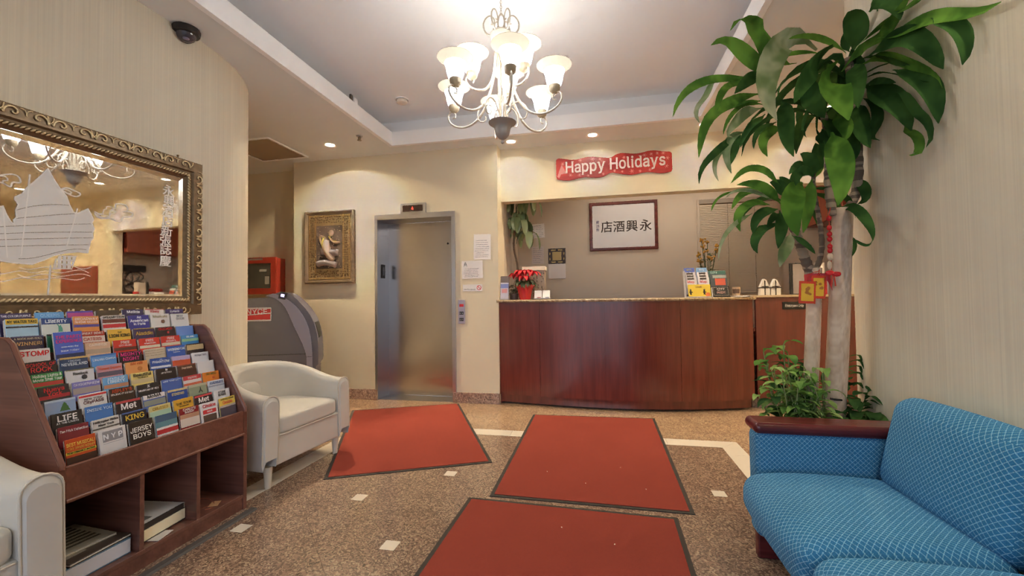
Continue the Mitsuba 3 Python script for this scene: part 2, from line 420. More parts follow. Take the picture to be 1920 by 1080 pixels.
# ---------------------------------------------------------------- lift door
e = thing('lift_door', 'brushed steel lift door with a deep left reveal beside the framed figure picture', 'lift door')
X0, X1, ZD = -2.505, -1.598, 2.065
put(e, 'door_panel', rb(X0, X1, 4.70, 4.72, .004, ZD, .002), 'steel_brushed')
put(e, 'jamb', bx(X0 - .012, X0 + .004, 4.44, 4.70, 0, ZD + .03), 'steel_frame')
put(e, 'jamb', bx(X1 - .004, X1 + .012, 4.44, 4.70, 0, ZD + .03), 'steel_frame')
put(e, 'jamb_face', rb(X0 - .03, X0 + .004, 4.432, 4.447, 0, ZD + .04, .003), 'steel_frame')
put(e, 'jamb_face', rb(X1 - .004, X1 + .04, 4.432, 4.447, 0, ZD + .04, .003), 'steel_frame')
put(e, 'head', cat(rb(X0 - .03, X1 + .04, 4.430, 4.447, ZD, ZD + .06, .003), bx(X0, X1, 4.447, 4.70, ZD, ZD + .03)), 'steel_frame')
put(e, 'sill', bx(X0, X1, 4.45, 4.70, -.003, .003), 'steel_frame')
put(e, 'key_hole', trimesh.creation.cylinder(.011, .004, transform=frame((X1 - .14, 4.698, 1.80), (1, 0, 0), (0, 0, 1))), 'black_matte')
j = put(e, 'arrival_lantern', rb(X0 + .004, X0 + .012, 4.52, 4.60, 1.40, 1.56, .003), 'black_matte')
put(e, 'arrival_lantern__lens', rb(X0 + .011, X0 + .014, 4.54, 4.58, 1.43, 1.53, .001), paint('#3a3a3c', .2))
d = thing('floor_indicator', 'small dark lift floor display in a steel frame above the lift door', 'display')
put(d, 'frame', rb(-2.21, -1.90, 4.43, 4.452, 2.12, 2.24, .004), 'steel_frame')
put(d, 'screen', rb(-2.18, -1.935, 4.427, 4.432, 2.145, 2.215, .001), paint('#2a1d1a', .2))
scene['red_led'] = {'type': 'diffuse', 'reflectance': rgb('#e02a20')}
put(d, 'digit', mikit.ply(on(text('4', .04), wallframe(-2.06, 4.4265, 2.16)), 'red_led', emitter={'type': 'area', 'radiance': {'type': 'rgb', 'value': [1.6, .12, .07]}}), None)
c = thing('call_panel', 'narrow steel lift call panel with lit buttons under the no smoking sign', 'call panel')
put(c, 'plate', rb(-1.53, -1.452, 4.44, 4.451, .868, 1.13, .002), mat('plate_violet', '#a39bab', .35, metal=.4))
put(c, 'warning_label', rb(-1.515, -1.467, 4.4385, 4.4405, 1.055, 1.085, .0005), paint('#c0303a'))
for z in (.985, .915):
    b = put(c, 'button', rb(-1.515, -1.467, 4.437, 4.441, z - .017, z + .017, .002), paint('#23252c', .3))
    put(c, b.split('__')[1] + '__mark', cat(on(text('+', .016, True), wallframe(-1.503, 4.4365, z - .008)), on(text('0', .013, True), wallframe(-1.478, 4.4365, z - .007))), paint('#e8e6ea'))

# ---------------------------------------------------------------- notices on walls
def notice(key, label, x0, x1, z0, z1, y, lines, tilt=0., paper='#ece6e2', extra=None):
    k = thing(key, label, 'notice')
    w, h = x1 - x0, z1 - z0
    F = wallframe((x0 + x1) / 2, y, (z0 + z1) / 2) @ rotz(tilt)
    put(k, 'sheet', moved(bx(-w / 2, w / 2, -h / 2, h / 2, 0, .0015), F), paint(paper, .7))
    if lines:
        put(k, 'print', moved(cat([bx(-w * .42 + a * w, -w * .42 + b * w, h * .5 - yy * h - .0022, h * .5 - yy * h + .0022, .0015, .002) for a, b, yy in lines]), F), paint('#9c979a', .7), kind='stuff')
    for s, col, cx, cy, hh in extra or []:
        put(k, 'lettering', moved(on(text(s, hh, fit=w * .9), frame((cx * w, cy * h, .0015), (1, 0, 0), (0, 1, 0))), F), paint(col))
    return k, F
rows_ = lambda n, y0, y1: [(rng.uniform(0, .06), rng.uniform(.6, .84), v) for v in np.linspace(y0, y1, n)]
notice('notice', 'tall white notice with printed lines, highest paper right of the lift', -1.345, -1.15, 1.572, 1.85, 4.446, rows_(9, .25, .9), -1, extra=[])
notice('notice', 'white notice starting with a large letter A, right of the lift', -1.484, -1.243, 1.365, 1.562, 4.446, rows_(6, .45, .9), 1, extra=[('A', '#3a3436', -.32, .2, .045)])
k, F = notice('no_smoking_sign', 'small white no smoking sign with a red circle right of the lift', -1.475, -1.25, 1.225, 1.30, 4.446, [], 0, extra=[('No Smoking', '#7a7474', -.15, -.34, .016)])
put(k, 'prohibition_symbol', moved(cat(prism(Point(.075, .0).buffer(.026).difference(Point(.075, 0).buffer(.02)), .002), bx(.058, .092, -.003, .003, 0, .002).apply_transform(trimesh.transformations.rotation_matrix(-.8, (0, 0, 1), (.075, 0, 0)))), F @ frame((0, 0, .001), (1, 0, 0), (0, 1, 0))), paint('#c8383c'))
notice('notice', 'upper small white notice on the office wall behind the leaves', -.91, -.70, 1.95, 2.14, 5.597, rows_(7, .15, .9), 2, '#e4ddd6')
notice('notice', 'lower pale notice on the office wall left of the calendar', -.878, -.715, 1.60, 1.835, 5.597, rows_(8, .12, .9), 0, '#cdbfb8')

# ---------------------------------------------------------------- pictures
def mould(x0, x1, z0, z1, y, w, prof, m):
    """Picture frame with mitred corners: prof lists (inset 0..1, height from the wall)."""
    P = []
    for f, h in prof:
        i = f * w
        P.append([(x0 + i, y - h, z0 + i), (x1 - i, y - h, z0 + i), (x1 - i, y - h, z1 - i), (x0 + i, y - h, z1 - i), (x0 + i, y - h, z0 + i)])
    return grid(np.array(P))
wood('wood_frame_red', '#4a1d18', '#6a2c22', 'x', 30, .35)
k = thing('calligraphy_picture', 'framed Chinese calligraphy in a dark red wooden frame behind the counter', 'picture')
put(k, 'frame', mould(-.105, .747, 1.745, 2.375, 5.6, .038, [(0, 0), (0, .025), (.2, .03), (.8, .03), (1, .012)], 'wood'), 'wood_frame_red', 20)
put(k, 'sheet', bx(-.07, .71, 5.588, 5.594, 1.78, 2.34), paint('#d9d3cf', .35))
CJK = {"永":[[[[-31,18],[-31,27],[5,27],[5,18],[13,1],[36,20],[42,15],[42,13],[18,-8],[30,-22],[46,-31],[40,-38],[34,-36],[25,-30],[13,-18],[6,-7],[4,-40],[-3,-44],[-17,-44],[-20,-35],[-5,-35],[-5,18]]],[[[-22,39],[-19,46],[-14,46],[11,38],[19,34],[19,32],[15,26],[12,26],[-2,33]]],[[[-46,-32],[-30,-18],[-22,-2],[-43,-1],[-44,7],[-11,7],[-10,2],[-13,-7],[-25,-27],[-38,-38]]]],"興":[[[[-44,-22],[-44,-13],[-37,-12],[-37,40],[-23,45],[-20,45],[-18,42],[38,42],[37,-12],[44,-13],[44,-22],[19,-23],[42,-36],[42,-39],[37,-44],[10,-29],[8,-26],[11,-24],[10,-22],[-13,-22],[-9,-26],[-11,-30],[-36,-44],[-40,-44],[-44,-38],[-21,-26],[-19,-23]],[[18,5],[29,5],[30,15],[18,15]],[[18,23],[30,23],[30,34],[18,34]],[[19,-3],[18,-13],[29,-13],[29,-3]],[[-9,22],[-10,-13],[10,-13],[10,22]],[[-9,29],[10,29],[10,34],[-10,34]],[[-18,36],[-30,33],[-30,23],[-18,23]],[[-19,-3],[-29,-3],[-29,-13],[-18,-13]],[[-19,15],[-29,15],[-29,5],[-18,5]]],[[[-8,18],[8,18],[8,-7],[-8,-7]],[[-3,1],[3,0],[3,11],[-3,11]]]],"酒":[[[[-42,38],[-38,45],[-22,36],[-21,41],[44,41],[44,32],[23,31],[23,21],[41,21],[41,-44],[32,-44],[31,-40],[-8,-40],[-10,-45],[-17,-45],[-18,21],[-2,21],[-1,32],[-21,32],[-26,27]],[[-9,-31],[32,-32],[32,-22],[-9,-22]],[[-9,-13],[31,-14],[32,-8],[17,-6],[14,-1],[14,13],[8,13],[7,4],[4,-3],[-5,-11],[-9,-11]],[[22,2],[32,1],[32,13],[22,13]],[[7,23],[14,21],[14,32],[7,32]],[[-9,-3],[-2,2],[0,13],[-9,13]]],[[[-44,-39],[-29,-7],[-25,-6],[-20,-11],[-34,-41],[-38,-43]]],[[[-46,12],[-40,19],[-25,11],[-24,7],[-27,2],[-30,2]]]],"店":[[[[-46,-40],[-38,-15],[-37,35],[0,35],[-4,45],[5,46],[10,35],[44,34],[43,26],[9,25],[9,13],[41,12],[40,4],[9,3],[9,-7],[36,-7],[36,-43],[27,-43],[25,-39],[-11,-39],[-12,-43],[-21,-43],[-21,-7],[0,-7],[1,26],[-28,26],[-28,-11],[-32,-32],[-38,-44],[-41,-44]],[[-12,-30],[27,-31],[27,-16],[-12,-16]]]],"新":[[[[-45,7],[-44,14],[-34,15],[-37,28],[-43,28],[-43,36],[-25,36],[-28,42],[-28,45],[-26,46],[-20,47],[-15,36],[1,36],[1,28],[-4,28],[-8,18],[-8,14],[4,14],[4,37],[22,40],[36,45],[42,39],[41,37],[13,30],[13,14],[45,13],[45,5],[34,5],[34,-44],[25,-43],[25,5],[13,5],[12,-17],[9,-31],[3,-43],[0,-43],[-5,-38],[-1,-30],[-7,-31],[-14,-14],[-7,-12],[-1,-25],[1,-25],[4,-10],[4,6],[-16,6],[-16,-2],[1,-2],[2,-10],[-16,-10],[-17,-39],[-22,-42],[-31,-42],[-33,-34],[-25,-34],[-25,-10],[-44,-10],[-44,-2],[-25,-2],[-25,6]],[[-28,27],[-25,14],[-18,14],[-13,28]]],[[[-45,-30],[-36,-12],[-29,-13],[-29,-18],[-35,-30],[-38,-33]]]],"張":[[[[-43,34],[-43,42],[-14,42],[-14,12],[-33,12],[-33,0],[-14,-1],[-13,2],[-5,2],[-5,42],[42,42],[42,34],[4,33],[4,28],[39,27],[38,21],[4,20],[4,15],[38,15],[38,8],[4,8],[4,3],[44,2],[44,-6],[36,-6],[41,-11],[41,-14],[29,-23],[34,-29],[46,-36],[42,-42],[39,-43],[35,-41],[26,-34],[13,-18],[9,-8],[7,-6],[3,-6],[1,-8],[1,-32],[17,-28],[17,-35],[-7,-44],[-10,-39],[-8,-34],[-8,-6],[-13,-6],[-15,-29],[-18,-40],[-23,-44],[-38,-44],[-41,-35],[-26,-35],[-25,-33],[-23,-10],[-42,-9],[-41,20],[-22,21],[-22,32]],[[17,-6],[21,-15],[24,-17],[34,-7]]]],"誌":[[[[-45,30],[-28,30],[-36,42],[-31,47],[-27,46],[-20,36],[-22,30],[-10,30],[-9,33],[11,33],[12,47],[20,46],[20,33],[43,33],[44,24],[20,23],[20,11],[42,11],[42,3],[18,1],[28,-8],[28,-11],[36,-9],[42,-20],[45,-33],[38,-36],[28,-11],[21,-14],[11,-5],[11,-33],[23,-33],[24,-20],[26,-20],[32,-23],[31,-35],[26,-41],[5,-40],[2,-35],[2,-6],[10,-5],[10,-3],[7,-2],[7,2],[-8,2],[-9,10],[11,11],[11,24],[-45,22]]],[[[-41,-8],[-14,-8],[-12,-28],[-9,-22],[-8,-10],[-1,-10],[0,-18],[-5,-35],[-9,-36],[-13,-34],[-14,-39],[-33,-39],[-33,-43],[-40,-44]],[[-21,-17],[-33,-16],[-33,-31],[-21,-31]]],[[[-41,-3],[-41,5],[-14,4],[-14,-3]]],[[[-41,9],[-41,17],[-14,17],[-14,9]]]],"慶":[[[[-46,-40],[-41,-28],[-38,-10],[-37,40],[-1,40],[-1,46],[7,47],[9,40],[44,39],[43,32],[16,32],[16,28],[39,28],[39,10],[-29,9],[-28,7],[45,6],[40,-7],[34,-8],[36,-11],[34,-14],[29,-16],[22,-8],[20,-13],[15,-16],[27,-17],[31,-20],[25,-28],[19,-31],[19,-34],[45,-37],[41,-45],[23,-43],[6,-38],[-30,-45],[-33,-40],[-32,-37],[-8,-34],[-8,-31],[-15,-27],[-27,-33],[-33,-29],[-38,-44],[-41,-44]],[[26,-1],[30,-5],[34,-1],[33,0]],[[17,21],[16,17],[31,17],[30,22]],[[9,-1],[12,-3],[10,-9],[13,-9],[14,-5],[18,-4],[20,-1]],[[-4,-25],[2,-29],[7,-29],[14,-25]],[[-6,18],[8,17],[8,22],[-6,22]],[[-6,29],[8,28],[8,32],[-6,32]],[[-5,-2],[-6,-9],[5,-9],[5,-7]],[[-6,0],[-5,-1],[-5,0]],[[-30,-14],[-32,-25],[-31,-26],[-11,-16],[-14,-11],[-14,-6],[-23,-17]],[[-18,-1],[-16,-3],[-14,-3],[-14,0]],[[-29,18],[-15,17],[-15,22],[-29,22]],[[-29,29],[-15,28],[-15,32],[-29,32]],[[-30,-11],[-26,-9],[-21,0],[-29,0]]]]}
def glyph(ch, h, depth):
    ps = [Polygon(g[0], g[1:]).buffer(0) for g in CJK[ch]]
    m = prism(shapely.union_all(ps), depth); s = h / 96
    m.apply_scale([s, s, 1]); return m
mat('ink', '#33261f', .7)
for ch, x in zip('店酒興永', (.115, .27, .43, .60)):
    put(k, 'character', moved(glyph(ch, .155, .001), wallframe(x, 5.588, 2.055)), 'ink')
put(k, 'signature', cat([moved(glyph(ch, .042, .001), wallframe(.0, 5.588, 2.12 - .05 * i)) for i, ch in enumerate('慶誌新')]), mat('ink_violet', '#5a4a6a', .7), label='column of small violet characters')

wood('gold_wood', '#665440', '#86705a', 'x', 40, .4)
def gold(key, c, s, rough=.38):
    a = hexlin(c)
    def fn(p, n, uv):
        v = noise(p.x * s + p.y * s * .8, p.z * s, p.y * 3.0)
        return mi.Color3f(*a) * (.75 + .5 * v)
    return mat(key, proc(fn), rough, metal=.55)
gold('gold_frame', '#8f7a5c', 60)
gold('gold_bright', '#c9a872', 90, .32)
k = thing('figure_picture', 'ornate gold framed beaded picture of a pale dancing figure left of the lift', 'picture')
px0, px1, pz0, pz1 = -3.44, -2.79, 1.345, 2.205
put(k, 'frame', mould(px0, px1, pz0, pz1, 4.45, .045, [(0, 0), (0, .04), (.3, .05), (.7, .035), (1, .03)], ''), 'gold_wood', 20)
put(k, 'border', bx(px0 + .04, px1 - .04, 4.42, 4.43, pz0 + .04, pz1 - .04), 'gold_frame')
qx0, qx1, qz0, qz1 = px0 + .155, px1 - .155, pz0 + .175, pz1 - .175
put(k, 'panel', bx(qx0, qx1, 4.417, 4.421, qz0, qz1), paint('#2c1e1a', .6))
bead = trimesh.creation.icosphere(1, .0065)
def beads(pts, r=1.):
    out = []
    for p in pts:
        b = bead.copy(); b.apply_scale(r); b.apply_translation(p); out.append(b)
    return cat(out)
bp = [(x, 4.418, z) for x in np.arange(px0 + .06, px1 - .05, .022) for z in (pz0 + .06, pz1 - .06)] + [(x, 4.418, z) for z in np.arange(pz0 + .06, pz1 - .05, .022) for x in (px0 + .06, px1 - .06, qx0 - .015, qx1 + .015)]
put(k, 'bead_rows', beads(bp, 1.1), 'gold_bright', True, kind='stuff')
scr = []
for x in np.arange(px0 + .085, px1 - .07, .028):
    for z in np.arange(pz0 + .085, pz1 - .07, .028):
        if qx0 - .03 < x < qx1 + .03 and qz0 - .03 < z < qz1 + .03: continue
        scr.append((x + rng.uniform(-.008, .008), 4.42, z + rng.uniform(-.008, .008)))
put(k, 'embroidered_leaves', beads(scr, 1.3), paint('#5d4126', .5), True, kind='stuff')
put(k, 'sequins', beads([(rng.uniform(qx0 + .01, qx1 - .01), 4.418, rng.uniform(qz0 + .01, qz1 - .01)) for _ in range(110)], .8), paint('#cfc0a8', .3), True, kind='stuff')
cx, cz = (qx0 + qx1) / 2, (qz0 + qz1) / 2
fig = lambda pts, r: tube(spline([(cx + a, 4.414, cz + b) for a, b in pts], 14), r, 8)
put(k, 'figure_body', cat(fig([(-.02, .09), (-.03, .0), (.0, -.08), (.06, -.16)], [.03 + .022 * math.sin(i / 13 * 3.1) for i in range(14)]), superq(.035, .015, .04, 1, 1, 10, (cx + .03, 4.412, cz + .165)), fig([(-.04, .09), (-.11, .13), (-.09, .03)], .016), fig([(.02, .1), (.09, .05), (.14, .06)], .014)), paint('#c7a98c', .55), True)
put(k, 'figure_sash', cat(fig([(-.05, .12), (-.08, .03), (-.05, -.04)], .02), fig([(.0, .13), (.04, .08), (.1, .06)], .012)), paint('#b89a4e', .5), True)
put(k, 'figure_skirt', cat(fig([(-.09, -.05), (.0, -.06), (.12, -.07)], .04), fig([(-.15, -.2), (-.06, -.18), (.05, -.2), (.1, -.22)], .038)), paint('#b3a39a', .5), True)

# wall calendar on the office wall
k = thing('wall_calendar', 'wall calendar with a dark lattice picture above a white date pad', 'calendar')
x0, x1 = -.655, -.425
put(k, 'picture_card', bx(x0, x1, 5.592, 5.598, 1.595, 1.80), paint('#33211b'))
put(k, 'lattice_opening', cat([bx(x0 + a, x0 + b, 5.590, 5.593, 1.595 + c, 1.595 + d) for a, b, c, d in ((.055, .175, .045, .16), (.04, .1, .175, .19), (.13, .19, .175, .19), (.04, .1, .015, .03), (.13, .19, .015, .03), (.015, .03, .05, .08), (.015, .03, .12, .15), (.2, .215, .05, .08), (.2, .215, .12, .15))]), paint('#b59a63'))
put(k, 'date_pad', rb(x0, x1, 5.580, 5.598, 1.395, 1.592, .003), paint('#ddd2cb', .7))
put(k, 'hook', tube(spline([(-.57, 5.594, 1.80), (-.54, 5.594, 1.835), (-.51, 5.594, 1.80)], 9), .002, 6), 'steel_frame')

# ---------------------------------------------------------------- holiday banner
mat('banner_red', proc(lambda p, n, uv: mix(hexlin('#8e2527'), hexlin('#b93a34'), noise(p.x * 6, p.z * 9, 1.0))), .45)
k = thing('holiday_banner', 'red wavy banner reading Happy Holidays above the reception opening', 'banner')
bw, bh = 1.21, .245
n = 60; xs = np.linspace(-bw / 2, bw / 2, n)
wv = lambda x, ph: .011 * np.sin(x * 19 + ph) + .006 * np.sin(x * 7 + ph)
pinch = lambda x: -.02 * np.exp(-((x + .02) / .05) ** 2)
outl = Polygon(list(zip(xs, bh / 2 - .012 + wv(xs, 0) + pinch(xs))) + list(zip(xs[::-1], -bh / 2 + .012 + wv(xs[::-1], 1.2) - pinch(xs[::-1]))))
outl = outl.buffer(-.028).buffer(.028)
FB = wallframe(.168, 4.615, 2.555) @ rotz(.6)
put(k, 'board', moved(prism(outl, .006), FB), 'banner_red')
def serif(s, h, stems):
    """Lettering with slab serifs: stems lists for each letter the (x position 0..1, level) of the slabs."""
    out, x = [], 0.
    for ch in s:
        if ch == ' ': x += .42 * h; continue
        m = meshkit.text_mesh(ch, h, .002, True); m.apply_translation([x - m.bounds[0][0], 0, 0])
        w = np.ptp(m.bounds[:, 0]); out.append(m)
        for f, lv in stems.get(ch, []):
            c = x + f * w; out.append(bx(c - .11 * h, c + .11 * h, lv * h - .025 * h, lv * h + .03 * h, 0, .002))
        x += w + .13 * h
    m = cat(out); m.apply_translation([-x / 2, 0, 0]); return m
ST = {'H': [(.09, .02), (.91, .02), (.09, .97), (.91, .97)], 'p': [(.1, -.27), (.03, .72)], 'y': [(.05, .72), (.95, .72)], 'l': [(.5, .02), (.2, .98)], 'i': [(.5, .02), (.3, .72)], 'd': [(.9, .02), (.75, .98)], 'a': [(.92, .02)]}
mat('banner_letter', '#e6d6d0', .5)
for s, x, w in (('Happy', -.285, .43), ('Holidays', .262, .57)):
    m = serif(s, .118, ST); m.apply_scale([w / np.ptp(m.bounds[:, 0]), 1, 1])
    put(k, 'lettering', moved(m, FB @ frame((x, -.04, .006), (1, 0, 0), (0, 1, 0))), 'banner_letter')
def flake(r):
    m = [bx(-r, r, -.0022, .0022, 0, .001) for _ in range(3)]
    for i, q in enumerate(m): q.apply_transform(trimesh.transformations.rotation_matrix(i * math.pi / 3, (0, 0, 1)))
    return cat(m)
mat('banner_flake', '#d99a94', .5)
for x, y, r in ((-.53, .06, .024), (-.45, -.07, .02), (-.34, .085, .02), (-.21, .085, .026), (-.35, -.075, .022), (-.13, .08, .017), (-.02, .015, .022), (.02, -.06, .016), (.12, .075, .02), (.2, -.08, .024), (.1, -.075, .014), (.33, .08, .022), (.40, .085, .02), (.46, .09, .016), (.52, .085, .022), (.38, -.08, .018), (.55, -.055, .02), (.56, .03, .022), (.28, -.085, .016), (-.1, -.085, .017), (-.26, -.09, .015)):
    put(k, 'snowflake', moved(flake(r), FB @ frame((x, y, .006), (1, 0, 0), (0, 1, 0))), 'banner_flake')
put(k, 'tree_motif', moved(prism(Polygon([(-.595, -.075), (-.545, .055), (-.49, -.05), (-.52, -.045), (-.555, -.055), (-.575, -.095)]), .001), FB @ frame((0, 0, .006), (1, 0, 0), (0, 1, 0))), mat('banner_tree', '#c98a88', .5))

# ---------------------------------------------------------------- ceiling fittings
k = thing('security_camera', 'black dome security camera under the ceiling by the left wall', 'camera')
o = (-2.47, 2.10, ZC)
put(k, 'base', lathe([(.07, .0), (.075, -.01), (.07, -.035), (.055, -.04), (0, -.04)][::-1], 28, o), paint('#1c1a1c', .35), 40)
put(k, 'dome', lathe([(.0, -.085), (.025, -.08), (.045, -.062), (.052, -.04)], 28, o), mat('smoked_dome', '#3d3a44', .08, spec=.7), 50)
put(k, 'lens', lathe([(0, -.0855), (.015, -.084), (.018, -.078)], 20, (o[0] + .02, o[1] - .018, ZC + .004)), mat('lens_violet', '#77718a', .1))
k = thing('smoke_detector', 'round white smoke detector on the raised ceiling', 'smoke detector')
o = (-1.90, 3.86, ZT)
put(k, 'base', lathe([(.062, -.012), (.066, -.006), (.066, 0)], 28, o), 'trim_white', 40)
put(k, 'cover', lathe([(0, -.045), (.035, -.045), (.05, -.038), (.054, -.012)], 28, o), mat('off_white', '#e8dccb', .45), 40)
def sprinkler(x, y, label):
    k = thing('sprinkler', label, 'sprinkler')
    put(k, 'escutcheon', lathe([(.008, -.012), (.03, -.006), (.033, 0)], 20, (x, y, ZC)), 'steel_frame', 40)
    put(k, 'head', cat(lathe([(.006, -.04), (.008, -.01)], 10, (x, y, ZC)), lathe([(0, -.047), (.022, -.045), (.022, -.043), (.005, -.041)], 12, (x, y, ZC)), tube([(x - .012, y, ZC - .01), (x - .014, y, ZC - .03), (x, y, ZC - .044)], .0025, 6), tube([(x + .012, y, ZC - .01), (x + .014, y, ZC - .03), (x, y, ZC - .044)], .0025, 6)), mat('brass_dull', '#7a6a55', .4, metal=.7))
sprinkler(-2.385, 3.88, 'small metal sprinkler head in the ceiling near the tray corner')
k = thing('tray_bracket', 'small white bracket standing up behind the left lip of the ceiling tray', 'bracket')
put(k, 'plate', bx(-2.26, -2.23, 3.55, 3.60, ZC + .04, 3.06), 'trim_white'); put(k, 'clip', bx(-2.255, -2.235, 3.50, 3.53, 3.02, 3.07), paint('#4a443e'))

# ---------------------------------------------------------------- chandelier
mat('chandelier_cream', '#ddd2bf', .45, spec=.4)
mat('chandelier_grey', '#aaa39c', .5)
mat('chandelier_metal', '#b5ac9f', .4, metal=.3)
CH = np.array([-.575, 2.55]); dcam = -CH / np.linalg.norm(CH); rgt = np.array([-dcam[1], dcam[0]])
ch = thing('chandelier', 'cream scrolled chandelier with nine glowing bell shaped glass shades', 'chandelier')
def radial(prof, phi, n=40):
    u = math.cos(phi) * dcam + math.sin(phi) * rgt
    return spline([(CH[0] + u[0] * r, CH[1] + u[1] * r, z) for r, z in prof], n)
put(ch, 'canopy', lathe([(0, 3.045), (.03, 3.05), (.06, 3.07), (.072, 3.10), (.075, ZT)], 28, (*CH, 0)), 'chandelier_cream', 40)
links = []
for i in range(9):
    z = 2.935 + i * .0155
    a = np.linspace(0, 2 * np.pi, 13)[:-1]; c_, s_ = (1, 0) if i % 2 else (0, 1)
    links.append(tube([(CH[0] + .0065 * math.cos(t) * c_, CH[1] + .0065 * math.cos(t) * s_, z + .0115 * math.sin(t)) for t in a], .0018, 5, closed=True))
put(ch, 'chain', cat(links), 'chandelier_metal', 40)
put(ch, 'hub', lathe([(.0, 2.755), (.05, 2.76), (.066, 2.775), (.07, 2.80), (.06, 2.815), (.03, 2.825), (.0, 2.83)], 28, (*CH, 0)), 'chandelier_cream', 40)
put(ch, 'loop', tube(radial([(.0, 2.83), (.018, 2.86), (.02, 2.90), (.0, 2.94), (-.02, 2.90), (-.018, 2.86), (0, 2.83)], 1.3, 24), .005, 7), 'chandelier_metal', True)
for i in range(4):
    put(ch, 'stem', tube(radial([(.022, 2.245), (.022, 2.5), (.03, 2.77)], i * math.pi / 2 + .4, 6), .0065, 8), 'chandelier_cream', True)
put(ch, 'bowl', lathe([(0, 2.135), (.024, 2.142), (.043, 2.165), (.05, 2.20), (.058, 2.222), (.082, 2.234), (.088, 2.242), (.07, 2.25), (.0, 2.252)], 32, (*CH, 0)), 'chandelier_grey', 45)
put(ch, 'finial', lathe([(0, 2.105), (.009, 2.112), (.011, 2.12), (.006, 2.13), (.012, 2.138)], 16, (*CH, 0)), 'chandelier_grey', 45)
for i in range(6):
    put(ch, 'crown_scroll', tube(radial([(.055, 2.80), (.095, 2.815), (.112, 2.855), (.10, 2.905), (.07, 2.925), (.045, 2.905), (.048, 2.875), (.066, 2.872)], i * math.pi / 3 + .5), np.linspace(.006, .0038, 40), 7), 'chandelier_metal', True)
    put(ch, 'bowl_scroll', tube(radial([(.035, 2.25), (.05, 2.33), (.095, 2.365), (.14, 2.345), (.158, 2.295), (.14, 2.258), (.112, 2.262), (.108, 2.29)], i * math.pi / 3 + .35), np.linspace(.006, .004, 40), 7), 'chandelier_cream', True)
scene['shade_rim_glass'] = {'type': 'diffuse', 'reflectance': rgb('#8d806c')}
scene['shade_glass'] = {'type': 'diffuse', 'reflectance': rgb('#f4ead8')}
outer_ = [(.034, -.128), (.042, -.118), (.05, -.09), (.055, -.06), (.064, -.034), (.083, -.014), (.106, 0)]
inner_ = [(.106, .002), (.082, -.009), (.062, -.029), (.052, -.058), (.047, -.09), (.034, -.12), (.0, -.122)]
def glow(v): return {'type': 'area', 'radiance': {'type': 'rgb', 'value': (v * np.array([.95, 1., 1.03])).tolist()}}
def light_arm(phi, R, zr, prof):
    a = put(ch, 'arm', tube(radial(prof, phi), np.r_[np.linspace(.0065, .0088, 20), np.linspace(.0088, .0045, 20)], 8), 'chandelier_cream', True)
    a = a.split('__')[1]
    u = math.cos(phi) * dcam + math.sin(phi) * rgt
    o = (CH[0] + u[0] * R, CH[1] + u[1] * R, zr)
    put(ch, a + '__holder', lathe([(.0, -.172), (.014, -.17), (.03, -.157), (.034, -.14), (.036, -.125), (.03, -.122), (0, -.122)], 20, o), mat('holder_tan', '#b3a184', .5), 40)
    s = put(ch, a + '__shade', mikit.ply(lathe(outer_[:5], 32, o), 'shade_glass', True, emitter=glow(SHADE_GLOW)), None)
    put(ch, a + '__shade_rim', mikit.ply(lathe(outer_[4:] + inner_[:3], 32, o), 'shade_rim_glass', True, emitter={'type': 'area', 'radiance': {'type': 'rgb', 'value': [.36, .31, .24]}}), None)
    put(ch, a + '__lit_inside', mikit.ply(lathe(inner_[2:], 32, o), 'shade_glass', True, emitter=glow(8.5)), None)
low = [(.034, 2.75), (.05, 2.6), (.075, 2.46), (.13, 2.335), (.21, 2.265), (.30, 2.258), (.37, 2.30), (.385, 2.345), (.362, 2.372), (.332, 2.355), (.335, 2.325), (.352, 2.325)]
upp = [(.03, 2.74), (.045, 2.6), (.065, 2.50), (.11, 2.44), (.17, 2.432), (.222, 2.465), (.225, 2.498), (.2, 2.505), (.178, 2.485), (.185, 2.47)]
for i in range(6): light_arm(math.radians(8 + 60 * i), .34, 2.535, low)
for i in range(3): light_arm(math.radians(45 + 120 * i), .19, 2.66, upp)

# ---------------------------------------------------------------- reception counter
def yfront(x):
    return np.interp(x, *zip(*[(q[0], q[1]) for q in _cf]))
_cf = spline([(-1.085, 4.475, 0), (-.44, 4.385, 0), (.28, 4.345, 0), (1.0, 4.445, 0), (1.50, 4.60, 0)], 80)
k = thing('reception_counter', 'long bowed reddish wood reception counter with a speckled stone top', 'counter')
def bow(x0, x1, off, thick, z0, z1, n=16):
    xs = np.linspace(x0, x1, n); f = [(x, yfront(x) + off) for x in xs]
    m = prism(Polygon(f + [(x, y + thick) for x, y in f[::-1]]), z1 - z0); m.apply_translation([0, 0, z0]); return m
seams = [-1.085, -.62, .05, .78, 1.50]
for a, b in zip(seams[:-1], seams[1:]):
    put(k, 'front_panel', bow(a + .0012, b - .0012, 0, .03, .105, 1.095), 'wood_counter', 20)
put(k, 'side_panel', cat(bx(1.47, 1.5, 4.60, 4.9, .105, 1.095), bx(-1.085, -1.06, 4.5, 4.9, .0, 1.095)), 'wood_counter')
put(k, 'carcass', bow(-1.08, 1.47, .031, .02, .02, 1.09), 'wood_counter', 20)
for i, (a, b) in enumerate(zip(np.linspace(-1.075, 1.44, 9)[:-1], np.linspace(-1.075, 1.44, 9)[1:])):
    put(k, 'kick_tile', bow(a + .001, b - .001, .115, .012, 0, .112, 5), 'granite_grey', 20)
top = prism(Polygon([(x, yfront(x) - .03) for x in np.linspace(-1.09, 1.5, 40)] + [(1.535, 4.60), (1.54, 4.66), (1.52, 4.88), (1.45, 4.92), (-1.09, 4.92)]).buffer(-.008).buffer(.008), .028)
top.apply_translation([0, 0, 1.097])
put(k, 'stone_top', top, 'granite_counter', 30)
